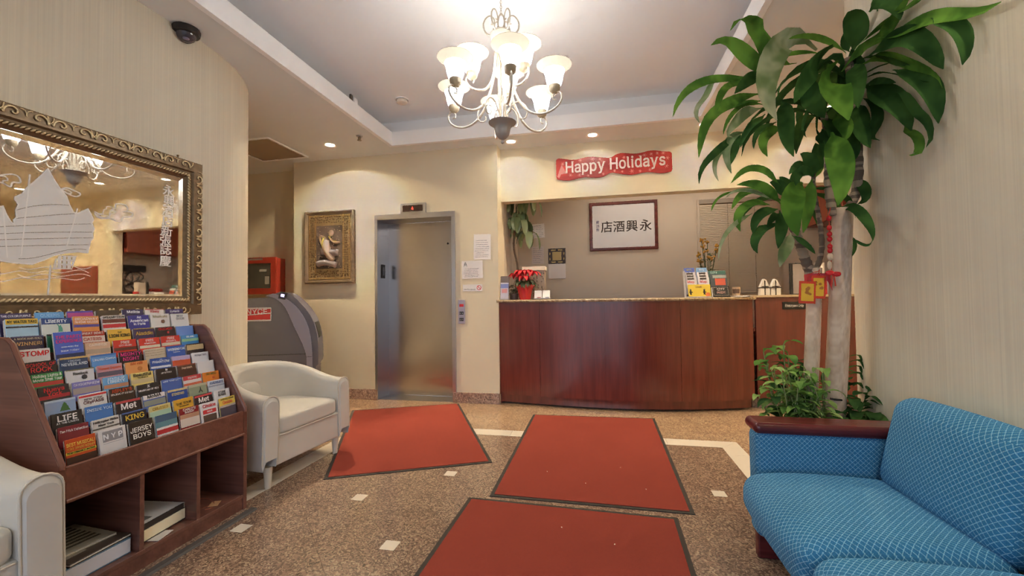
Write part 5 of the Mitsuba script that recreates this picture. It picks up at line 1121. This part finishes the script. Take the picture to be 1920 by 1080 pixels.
arm_y = (1.955, 2.065)
put(so, 'arm', rb(.636, 1.22, *arm_y, .115, .56, .03), 'fabric_blue', 40)
put(so, 'arm_cap', rb(.630, 1.235, arm_y[0] - .008, arm_y[1] + .02, .552, .600, .022, 7), 'wood_mahogany', 40)
put(so, 'plinth', rb(.655, 1.22, 2.02, arm_y[1] - .004, .0, .118, .008), 'wood_mahogany', 40)
put(so, 'seat_frame', rb(.66, 1.20, -.6, 1.95, .115, .30, .01), 'fabric_blue', 40)
put(so, 'plinth', bx(.74, 1.18, -.6, 1.95, .0, .115), 'wood_mahogany')
lean = trimesh.transformations.rotation_matrix(math.radians(13), (0, 1, 0), (1.08, 0, .40))
for y0, y1 in ((1.372, 1.94), (.80, 1.368), (.228, .796), (-.345, .224)):
    m = cush(.568, 1.10, y0, y1, .265, .415, .055, (.02, .004, .018))
    v = m.vertices; f = np.clip((.75 - v[:, 0]) / .2, 0, 1); v[:, 2] -= .02 * f ** 2; m.vertices = v
    put(so, 'seat_cushion', m, 'fabric_blue', True)
    m = cush(1.045, 1.185, y0, y1, .385, .745, .06, (.03, .004, .012)); m.apply_transform(lean)
    put(so, 'back_cushion', m, 'fabric_blue', True)

# ---------------------------------------------------------------- tall dracaena behind the sofa arm
LV = [([[1.225,2.119,2.265],[1.23,1.948,2.195],[1.229,1.823,2.154],[1.23,1.677,2.071],[1.224,1.545,2.024]],0.065,1),([[1.227,2.098,2.234],[1.231,1.929,2.167],[1.225,1.805,2.131]],0.022,0),([[1.158,2.27,2.201],[1.228,2.24,2.281],[1.233,2.094,2.261],[1.229,1.956,2.303],[1.224,1.91,2.312]],0.065,1),([[1.231,2.3,2.316],[1.226,2.119,2.31],[1.233,1.992,2.298],[1.227,1.854,2.256]],0.045,1),([[1.233,2.32,2.318],[1.23,2.277,2.385],[1.212,2.24,2.427],[1.134,2.16,2.423]],0.113,0),([[1.25,2.376,2.348],[1.246,2.4,2.414],[1.25,2.4,2.47]],0.046,0),([[1.234,2.184,2.424],[1.225,2.074,2.395],[1.223,2.01,2.333],[1.223,1.973,2.25]],0.079,0),([[1.228,2.184,2.221],[1.226,2.046,2.202],[1.227,1.934,2.158],[1.233,1.844,2.056],[1.225,1.773,1.938]],0.088,0),([[1.232,2.251,2.244],[1.232,2.137,2.193],[1.227,2.028,2.114],[1.227,1.934,2.041]],0.05,0),([[1.232,2.251,2.215],[1.232,2.048,2.142],[1.224,1.898,2.026],[1.234,1.826,1.955],[1.232,1.79,1.877]],0.066,1),([[1.23,2.251,2.163],[1.228,2.147,2.149],[1.232,2.055,2.118]],0.036,0),([[1.229,2.229,2.137],[1.234,2.067,2.077],[1.234,1.953,1.994],[1.228,1.844,1.927]],0.03,0),([[1.233,2.229,2.108],[1.225,2.104,2.064],[1.233,2.026,2.016]],0.035,0),([[1.227,2.036,2.076],[1.23,1.931,2.0],[1.231,1.844,1.901],[1.227,1.809,1.819],[1.228,1.809,1.755]],0.083,0),([[1.229,1.823,2.158],[1.223,1.729,2.074],[1.224,1.684,2.0],[1.228,1.683,1.955],[1.223,1.691,1.908]],0.064,0),([[1.207,2.32,2.314],[1.115,2.27,2.348],[0.996,2.22,2.364],[0.893,2.17,2.337]],0.041,1),([[1.079,2.32,2.348],[0.905,2.2,2.356],[0.804,2.12,2.226],[0.758,2.08,2.083],[0.792,2.06,1.915]],0.126,2),([[1.108,2.32,2.322],[0.964,2.24,2.3],[0.841,2.18,2.255]],0.038,1),([[0.987,2.32,2.292],[0.847,2.22,2.288],[0.776,2.14,2.338],[0.704,2.08,2.39],[0.599,2.02,2.325]],0.09,1),([[0.914,2.32,2.266],[0.766,2.22,2.264],[0.675,2.15,2.303],[0.602,2.1,2.321],[0.527,2.06,2.292]],0.081,1),([[0.779,2.32,2.253],[0.639,2.22,2.206],[0.544,2.16,2.178],[0.437,2.08,2.109],[0.375,2.02,2.031],[0.34,1.98,1.944]],0.048,1),([[0.779,2.32,2.236],[0.659,2.22,2.172],[0.592,2.15,2.102],[0.562,2.12,2.031],[0.547,2.1,1.978]],0.045,1),([[0.61,2.22,2.205],[0.547,2.16,2.147],[0.514,2.12,2.077],[0.472,2.09,2.019],[0.472,2.07,1.94]],0.049,2),([[0.832,2.32,2.157],[0.693,2.22,2.101],[0.592,2.14,2.033],[0.513,2.08,1.955],[0.474,2.04,1.872],[0.449,2.0,1.756]],0.061,1),([[0.831,2.32,2.121],[0.693,2.22,2.07],[0.611,2.16,2.024],[0.561,2.12,1.978]],0.032,1),([[0.834,2.32,2.1],[0.72,2.24,2.072],[0.634,2.17,1.992],[0.586,2.12,1.893]],0.034,1),([[0.833,2.32,2.084],[0.723,2.24,2.036],[0.644,2.16,1.96],[0.6,2.12,1.891],[0.618,2.08,1.86]],0.064,2),([[0.84,2.32,2.051],[0.774,2.26,1.988],[0.714,2.2,1.919],[0.672,2.16,1.839]],0.05,0),([[0.889,2.32,2.006],[0.809,2.26,1.957],[0.752,2.2,1.893],[0.735,2.18,1.833]],0.042,0),([[0.91,2.32,1.968],[0.837,2.26,1.939],[0.786,2.21,1.874],[0.797,2.19,1.794]],0.057,1),([[0.737,2.32,1.969],[0.667,2.24,1.922],[0.618,2.18,1.841],[0.613,2.15,1.768],[0.623,2.14,1.712]],0.052,2),([[0.737,2.32,1.952],[0.636,2.22,1.891],[0.544,2.12,1.805],[0.476,2.06,1.725],[0.454,2.03,1.645]],0.041,0),([[0.664,2.32,1.908],[0.595,2.22,1.84],[0.558,2.17,1.768],[0.565,2.14,1.68]],0.029,2),([[0.727,2.32,1.97],[0.687,2.26,1.895],[0.659,2.22,1.83],[0.632,2.2,1.766]],0.048,0),([[0.894,2.27,2.09],[0.882,2.2,2.014],[0.863,2.15,1.93],[0.853,2.12,1.853],[0.871,2.1,1.758]],0.079,0),([[0.845,2.32,2.269],[0.784,2.27,2.226],[0.714,2.2,2.163],[0.651,2.16,2.1]],0.073,0),([[1.129,2.27,2.329],[1.037,2.18,2.256],[0.947,2.1,2.144],[0.887,2.06,2.048],[0.854,2.04,1.976]],0.11,0),([[1.073,2.22,2.22],[1.023,2.1,2.104],[1.007,2.02,1.99],[1.016,1.99,1.917],[1.03,1.98,1.858]],0.141,1),([[1.025,2.32,2.195],[1.003,2.22,2.092],[1.002,2.16,2.005],[1.014,2.13,1.933]],0.112,0),([[1.19,2.22,2.208],[1.139,2.12,2.105],[1.112,2.07,2.021],[1.099,2.04,1.93]],0.082,0),([[1.233,2.229,2.105],[1.229,2.135,2.033],[1.231,2.058,1.965],[1.223,1.98,1.871],[1.226,1.941,1.78]],0.101,0),([[1.234,2.053,1.976],[1.227,1.952,1.909],[1.235,1.917,1.839],[1.224,1.844,1.758],[1.228,1.845,1.716],[1.229,1.873,1.69]],0.038,0),([[1.235,1.988,1.821],[1.229,1.953,1.775],[1.231,1.917,1.727],[1.231,1.918,1.693],[1.226,1.958,1.688]],0.051,1),([[1.233,2.254,2.057],[1.228,2.162,1.972],[1.226,2.147,1.908],[1.227,2.183,1.872],[1.227,2.133,1.813]],0.053,0),([[1.127,2.27,2.0],[1.12,2.2,1.933],[1.114,2.16,1.874],[1.093,2.14,1.825]],0.072,1),([[1.111,2.32,2.007],[1.094,2.24,1.914],[1.092,2.2,1.839],[1.093,2.18,1.777]],0.099,0),([[1.224,2.3,2.049],[1.198,2.22,1.948],[1.187,2.18,1.86],[1.2,2.15,1.787]],0.086,0),([[1.074,2.2,1.89],[1.054,2.12,1.782],[1.04,2.06,1.668],[1.03,2.04,1.597],[1.006,2.03,1.514]],0.113,1),([[1.071,2.27,1.934],[1.055,2.22,1.858],[1.04,2.19,1.808],[1.025,2.18,1.77]],0.083,0),([[1.184,2.32,1.943],[1.184,2.27,1.865],[1.185,2.24,1.803],[1.168,2.22,1.751]],0.071,0),([[0.88,2.27,1.672],[0.829,2.22,1.699],[0.766,2.16,1.723],[0.706,2.12,1.723],[0.644,2.07,1.695],[0.588,2.03,1.639]],0.038,1),([[0.897,2.32,1.591],[0.808,2.22,1.638],[0.72,2.14,1.657],[0.627,2.08,1.642]],0.051,1),([[0.892,2.32,1.605],[0.8,2.24,1.622],[0.714,2.18,1.636],[0.629,2.12,1.622],[0.578,2.08,1.585]],0.023,2),([[0.781,2.24,1.634],[0.699,2.18,1.63],[0.644,2.14,1.587],[0.613,2.12,1.538]],0.038,1),([[0.644,2.17,1.636],[0.582,2.12,1.612],[0.538,2.08,1.58],[0.51,2.06,1.522]],0.023,1),([[0.84,2.3,1.585],[0.738,2.2,1.574],[0.671,2.14,1.539],[0.634,2.1,1.488],[0.636,2.08,1.427]],0.066,1),([[0.727,2.2,1.528],[0.618,2.08,1.465],[0.559,2.02,1.409],[0.523,1.98,1.347],[0.509,1.96,1.289]],0.024,2),([[0.886,2.32,1.565],[0.793,2.24,1.537],[0.734,2.18,1.487],[0.709,2.14,1.42]],0.057,0),([[0.811,2.28,1.485],[0.77,2.22,1.445],[0.731,2.18,1.389],[0.732,2.16,1.333]],0.057,0),([[0.886,2.32,1.543],[0.841,2.28,1.516],[0.807,2.25,1.477]],0.043,0),([[0.88,2.32,1.499],[0.821,2.27,1.467],[0.765,2.22,1.43]],0.04,0),([[0.975,2.27,1.682],[0.899,2.17,1.609],[0.855,2.1,1.526],[0.85,2.07,1.452],[0.861,2.06,1.394]],0.108,1),([[1.04,2.32,1.707],[1.002,2.26,1.614],[0.972,2.22,1.503],[0.943,2.2,1.424]],0.062,1),([[0.872,2.27,1.55],[0.86,2.22,1.477],[0.841,2.18,1.41],[0.82,2.16,1.352]],0.061,0),([[0.921,2.28,1.437],[0.881,2.22,1.373],[0.845,2.18,1.318],[0.823,2.16,1.266]],0.061,2),([[0.927,2.32,1.611],[0.887,2.3,1.674],[0.829,2.26,1.689]],0.062,0),([[0.968,2.35,1.616],[0.937,2.34,1.687],[0.896,2.32,1.728]],0.06,0),([[0.981,2.37,1.62],[0.975,2.36,1.706],[0.983,2.34,1.783]],0.061,0),([[1.045,2.32,1.717],[1.01,2.28,1.773],[0.957,2.24,1.811]],0.09,0),([[1.064,2.36,1.733],[1.074,2.34,1.814],[1.06,2.32,1.884]],0.081,0),([[1.005,2.3,1.785],[0.941,2.24,1.755],[0.891,2.2,1.705]],0.039,0),([[1.068,2.35,1.719],[1.094,2.35,1.761],[1.109,2.35,1.809]],0.033,1),([[1.032,2.3,1.713],[0.959,2.24,1.727],[0.917,2.2,1.651]],0.057,0),([[0.921,2.27,1.425],[0.958,2.26,1.395],[1.017,2.26,1.33]],0.031,0),([[1.154,2.32,1.555],[1.162,2.22,1.533],[1.161,2.14,1.468],[1.166,2.1,1.394],[1.163,2.09,1.364]],0.058,0),([[1.163,2.09,1.369],[1.153,2.11,1.348],[1.136,2.14,1.365],[1.127,2.17,1.384]],0.014,0),([[1.242,2.34,1.666],[1.231,2.254,1.624],[1.229,2.244,1.591],[1.217,2.29,1.566]],0.051,0),([[1.192,2.32,1.42],[1.201,2.3,1.38],[1.192,2.29,1.338],[1.182,2.29,1.312]],0.034,0)]
def leafmat(key, a, b, rough=.35, trans=.25):
    A, B = hexlin(a), hexlin(b)
    def fn(p, n, uv):
        g_ = fbm(p.x * 14, p.y * 14, p.z * 9, 3)
        return mix(A, B, smoothstep(.3, .72, g_))
    scene[key] = {'type': 'principledthin', 'base_color': proc(fn), 'roughness': rough, 'diff_trans': 2 * trans, 'spec_trans': 0., 'eta': 1.45}
    return key
leafmat('leaf_green_dark', '#2c4a28', '#456a38'); leafmat('leaf_green_bright', '#41682c', '#6a9640'); leafmat('leaf_green_pale', '#6d8458', '#aab091')
dp = thing('dracaena', 'tall corn plant with pale bare trunks and long drooping green leaves behind the sofa arm', 'potted plant')
def bark():
    a, b = hexlin('#b0967f'), hexlin('#dac7b4')
    def fn(p, n, uv):
        t = (p.x + p.y) * 90
        return mix(a, b, .6 * noise(t, p.z * 18, 1.0) + .4 * noise(t * 2, p.z * 70, 4.0))
    def bump(p, n, uv): return noise((p.x + p.y) * 120, p.z * 26, 2.0)
    mat('bark_pale', proc(fn), .8, spec=.2, bump=proc(bump, 1e-3), bump_scale=.003)
    c, d = hexlin('#5f5348'), hexlin('#9b8b79')
    def fn2(p, n, uv): return mix(c, d, dr.select(noise(p.z * 75, (p.x + p.y) * 16, 3.0) > .5, 1., .15))
    mat('bark_ringed', proc(fn2), .75, spec=.2)
bark()
def trunk(name, pts, r0, r1, m, knobby=0.):
    P = spline(pts, 40); r = np.linspace(r0, r1, 40) * (1 + knobby * np.sin(np.arange(40) * 2.1) * .5)
    return put(dp, name, tube(P, r, 18), m, True)
trunk('trunk', [(1.125, 2.42, .30), (1.138, 2.40, .514), (1.152, 2.34, 1.1), (1.159, 2.30, 1.552)], .049, .042, 'bark_pale')
trunk('trunk', [(1.02, 2.42, .30), (1.029, 2.39, .581), (1.045, 2.37, .95), (1.056, 2.36, 1.268)], .034, .032, 'bark_pale')
put(dp, 'trunk__cut_mark', tube([(1.10, 2.345, .625), (1.125, 2.338, .622), (1.15, 2.345, .620)], .005, 6), 'black_matte')
for pts, r0, r1 in (([(1.12, 2.30, 1.52), (1.101, 2.29, 1.60), (1.104, 2.30, 1.789), (1.086, 2.30, 2.03)], .020, .014), ([(1.18, 2.30, 1.54), (1.209, 2.30, 1.60), (1.231, 2.30, 1.779), (1.22, 2.30, 2.05), (1.205, 2.30, 2.28)], .021, .017), ([(1.06, 2.37, 1.25), (1.078, 2.36, 1.30), (1.064, 2.34, 1.587), (1.058, 2.34, 1.74)], .013, .009), ([(1.04, 2.36, 1.24), (1.01, 2.35, 1.32), (.98, 2.34, 1.41), (.92, 2.34, 1.56)], .024, .018)):
    trunk('shoot', pts, r0, r1, 'bark_ringed', .22)
LM = ['leaf_green_dark', 'leaf_green_bright', 'leaf_green_pale']
eye = np.array(EYE)
for pts, w, tone in LV:
    pts = np.array(pts)
    put(dp, 'leaf', leaf_mesh(pts, w * .9, 13, .3, rng.uniform(-1.1, 1.1), eye=eye + rng.normal(0, .8, 3) + [0, 0, .7]), LM[tone], True)
def crown(c, n, L, w, back):
    for i in range(n):
        a = i * 2.4 + rng.uniform(-.3, .3); u = np.array([math.cos(a), math.sin(a), 0]); l = L * rng.uniform(.7, 1.1)
        q = np.array([c, c + u * l * .4 + [0, 0, l * .22], c + u * l * .75 + [0, 0, l * .1], c + u * l * .95 + [0, 0, -l * .25]])
        q[:, 0] = np.minimum(q[:, 0], 1.235); q[:, 1] = np.maximum(q[:, 1], 2.18 if not back else 2.3)
        put(dp, 'leaf', leaf_mesh(q, w, 9, .25), LM[0], True)
crown(np.array([1.2, 2.33, 2.20]), 10, .42, .07, True); crown(np.array([1.09, 2.33, 2.0]), 9, .40, .07, True); crown(np.array([.95, 2.36, 1.58]), 6, .3, .06, True)
pl = thing('planter', 'brown square planter holding the tall plant behind the sofa arm', 'planter')
put(pl, 'box', cat(bx(.86, 1.26, 2.18, 2.20, 0, .42), bx(.86, 1.26, 2.62, 2.64, 0, .42), bx(.86, .88, 2.18, 2.64, 0, .42), bx(1.24, 1.26, 2.18, 2.64, 0, .42)), paint('#5a3526', .4))
put(pl, 'soil', bx(.88, 1.24, 2.20, 2.62, .3, .40), mat('soil_dark', '#231a14', .95))
# low plants growing round the trunks
leafmat('leaf_light', '#7ba052', '#aac47a'); leafmat('leaf_mid', '#557f3d', '#86a85a'); leafmat('leaf_gloss', '#274329', '#456638', .2)
def bush(name, label, stems, mats_, leafn, L, w):
    k = thing(name, label, 'plant')
    for (x, y, z0), (x1, y1, z1) in stems:
        P = spline([(x, y, z0), ((x + x1) / 2 + rng.uniform(-.01, .01), (y + y1) / 2, (z0 + z1) / 2 + .02), (x1, y1, z1)], 14)
        put(k, 'stem', tube(P, .0028, 5), 'leaf_mid_stem', True)
        for j in range(leafn):
            q = P[int(4 + 9 * j / max(1, leafn - 1))]; a = rng.uniform(0, 6.28) if j % 2 else rng.uniform(3.4, 6.0)
            l = L * rng.uniform(.7, 1.15); u = np.array([math.cos(a), math.sin(a), 0])
            pts = np.array([q, q + u * l * .3 + [0, 0, l * .22], q + u * l * .65 + [0, 0, l * .22], q + u * l + [0, 0, l * rng.uniform(-.2, .15)]])
            pts[:, 0] = np.minimum(pts[:, 0], 1.30); pts[:, 1] = np.maximum(pts[:, 1], 2.11)
            put(k, 'leaf', leaf_mesh(pts, w * rng.uniform(.8, 1.2), 8, .15), mats_[rng.integers(len(mats_))], True)
mat('leaf_mid_stem', '#7d8a58', .6)
st = []
for i in range(46):
    x = rng.uniform(.89, 1.08); st.append(((x, rng.uniform(2.23, 2.4), .40), (x + rng.uniform(-.12, .02), rng.uniform(2.2, 2.4), rng.uniform(.55, .78))))
bush('underplant', 'pale green leafy plant at the foot of the thinner trunk', st, ['leaf_light', 'leaf_light', 'leaf_mid'], 6, .085, .032)
bush('underplant', 'taller green plant with upright leafy stems left of the thinner trunk', [((.90, 2.4, .40), (.835, 2.42, .84)), ((.92, 2.42, .40), (.86, 2.45, .78)), ((.95, 2.4, .40), (.93, 2.42, .88)), ((.9, 2.3, .40), (.82, 2.3, .66)), ((.98, 2.45, .40), (.96, 2.45, .83)), ((1.0, 2.46, .40), (1.0, 2.46, .78)), ((1.07, 2.5, .40), (1.08, 2.5, .74))], ['leaf_mid', 'leaf_gloss'], 11, .10, .042)
bush('underplant', 'dark glossy plant to the right of the thick trunk', [((1.20, 2.4, .40), (1.27, 2.36, .66)), ((1.19, 2.42, .40), (1.22, 2.4, .60)), ((1.21, 2.5, .40), (1.26, 2.5, .80)), ((1.2, 2.36, .40), (1.25, 2.3, .56)), ((1.18, 2.45, .40), (1.2, 2.5, .72)), ((1.2, 2.34, .40), (1.22, 2.28, .54))], ['leaf_gloss'], 12, .11, .05)
bush('underplant', 'low broad leaved plant with large oval leaves in front of the thick trunk', [((1.06, 2.24, .40), (1.07, 2.2, .56)), ((1.09, 2.26, .40), (1.10, 2.22, .58)), ((1.03, 2.24, .40), (1.03, 2.2, .53))], ['leaf_mid', 'leaf_gloss'], 3, .11, .055)

# lucky ornaments on the trunks
mat('card_red', '#c63a24', .4); mat('card_gold', '#d9ab35', .35)
for lab, o, ang, w, h_ in (('front red and gold lucky envelope hanging on the thinner trunk', (.985, 2.275, 1.147), 0, .072, .108), ('second red and gold lucky envelope, half behind the first one', (1.045, 2.30, 1.172), -6, .064, .112)):
    k = thing('lucky_envelope', lab, 'ornament')
    F = wallframe(*o) @ rotz(-3)
    put(k, 'card', moved(rb(-w / 2, w / 2, -h_ / 2, h_ / 2, -.003, 0, .001, 2), F), 'card_red')
    put(k, 'gold_panel', moved(bx(-w / 2 + .009, w / 2 - .009, -h_ / 2 + .012, h_ / 2 - .012, 0, .0008), F), 'card_gold')
    put(k, 'figure_print', moved(cat([prism(Point(rng.uniform(-.014, .014), rng.uniform(-.01, .025)).buffer(rng.uniform(.005, .009), resolution=5), .0006) for _ in range(5)]), F @ frame((0, 0, .0008), (1, 0, 0), (0, 1, 0))), paint('#a8672a'))
    put(k, 'string', tube(spline([np.array(o) + [0, 0, h_ / 2], np.array(o) + [.02, .03, h_ / 2 + .03], (1.056, 2.315, 1.25)], 8), .0015, 5), 'card_red', True)
rb_ = thing('red_ribbon', 'translucent red ribbon tied round the top of the thinner trunk', 'ribbon')
put(rb_, 'band', lathe([(.040, 1.205), (.041, 1.24)], 24, (1.054, 2.362, 0)), paint('#b8303a')); put(rb_, 'tail', grid(np.array([[(1.06, 2.315, 1.235), (1.06, 2.315, 1.205)], [(1.085, 2.305, 1.24), (1.085, 2.30, 1.20)], [(1.10, 2.31, 1.245), (1.105, 2.30, 1.15)]])), paint('#b8303a'))
bs = thing('bead_string', 'string of red beads with a red bow hanging beside the thick trunk', 'ornament')
BX, BY = 1.087, 2.275
put(bs, 'cord', tube([(1.10, 2.28, 1.56), (BX, BY, 1.52), (BX + .004, BY, 1.25)], .0014, 5), 'card_red')
for i, z in enumerate((1.50, 1.455, 1.425, 1.40, 1.365, 1.345)): put(bs, 'bead', superq(.011, .011, .013, 1, 1, 10, (BX, BY, z)), paint('#b81f26', .25), True)
put(bs, 'charm', cat(superq(.014, .008, .018, 1, 1, 10, (BX, BY, 1.315)), superq(.010, .008, .022, 1, 1, 10, (BX - .004, BY, 1.275))), paint('#c9b39a', .4), True)
put(bs, 'bow', cat(superq(.018, .008, .012, .8, .8, 10, (1.083, BY, 1.238)), superq(.018, .008, .012, .8, .8, 10, (1.112, BY, 1.232)), superq(.008, .009, .009, 1, 1, 8, (1.098, BY, 1.235))), paint('#c8262c', .35), True)
put(bs, 'tassel', cat(tube([(1.095, BY, 1.23), (1.088, BY, 1.17)], .003, 5), tube([(1.10, BY, 1.23), (1.106, BY, 1.175)], .003, 5)), 'card_red', True)

# ---------------------------------------------------------------- red mats
def carpet(key, h):
    c = hexlin(h)
    def fn(p, n, uv): return mi.Color3f(*c) * (.86 + .14 * noise(p.x * 420, p.y * 420, 1.0) + .12 * fbm(p.x * 3, p.y * 3, 2.0, 3))
    mat(key, proc(fn), .95, spec=.05)
carpet('mat_red', '#7d3930'); mat('mat_edge', '#2b2622', .85)
def floor_mat(label, q, holes=()):
    k = thing('floor_mat', label, 'mat')
    P = Polygon(q); i = P.buffer(-.022, join_style='mitre')
    put(k, 'rubber_edge', prism(P.difference(i.buffer(-.002)), .004), 'mat_edge')
    m = prism(i.intersection(i.buffer(-.001)), .007)
    put(k, 'pile', m, 'mat_red')
    for x, y in holes: put(k, 'crumb', trimesh.creation.icosphere(1, .0035).apply_translation([x, y, .0075]), paint('#d8c8b8'))
floor_mat('red entrance mat lying askew in front of the lift', [(-2.52, 3.95), (-1.52, 4.40), (-.745, 2.855), (-1.735, 2.40)])
floor_mat('red entrance mat in the middle, reaching towards the counter', [(-.65, 4.09), (.487, 4.135), (.469, 2.355), (-.637, 2.367)], [(-.35, 2.75), (.12, 2.9), (-.1, 2.62), (.25, 2.6)])
floor_mat('red entrance mat nearest the viewer, partly out of view', [(-.748, 2.332), (.374, 2.302), (.345, .55), (-.79, .57)], [(-.2, 2.1), (.05, 2.0)])
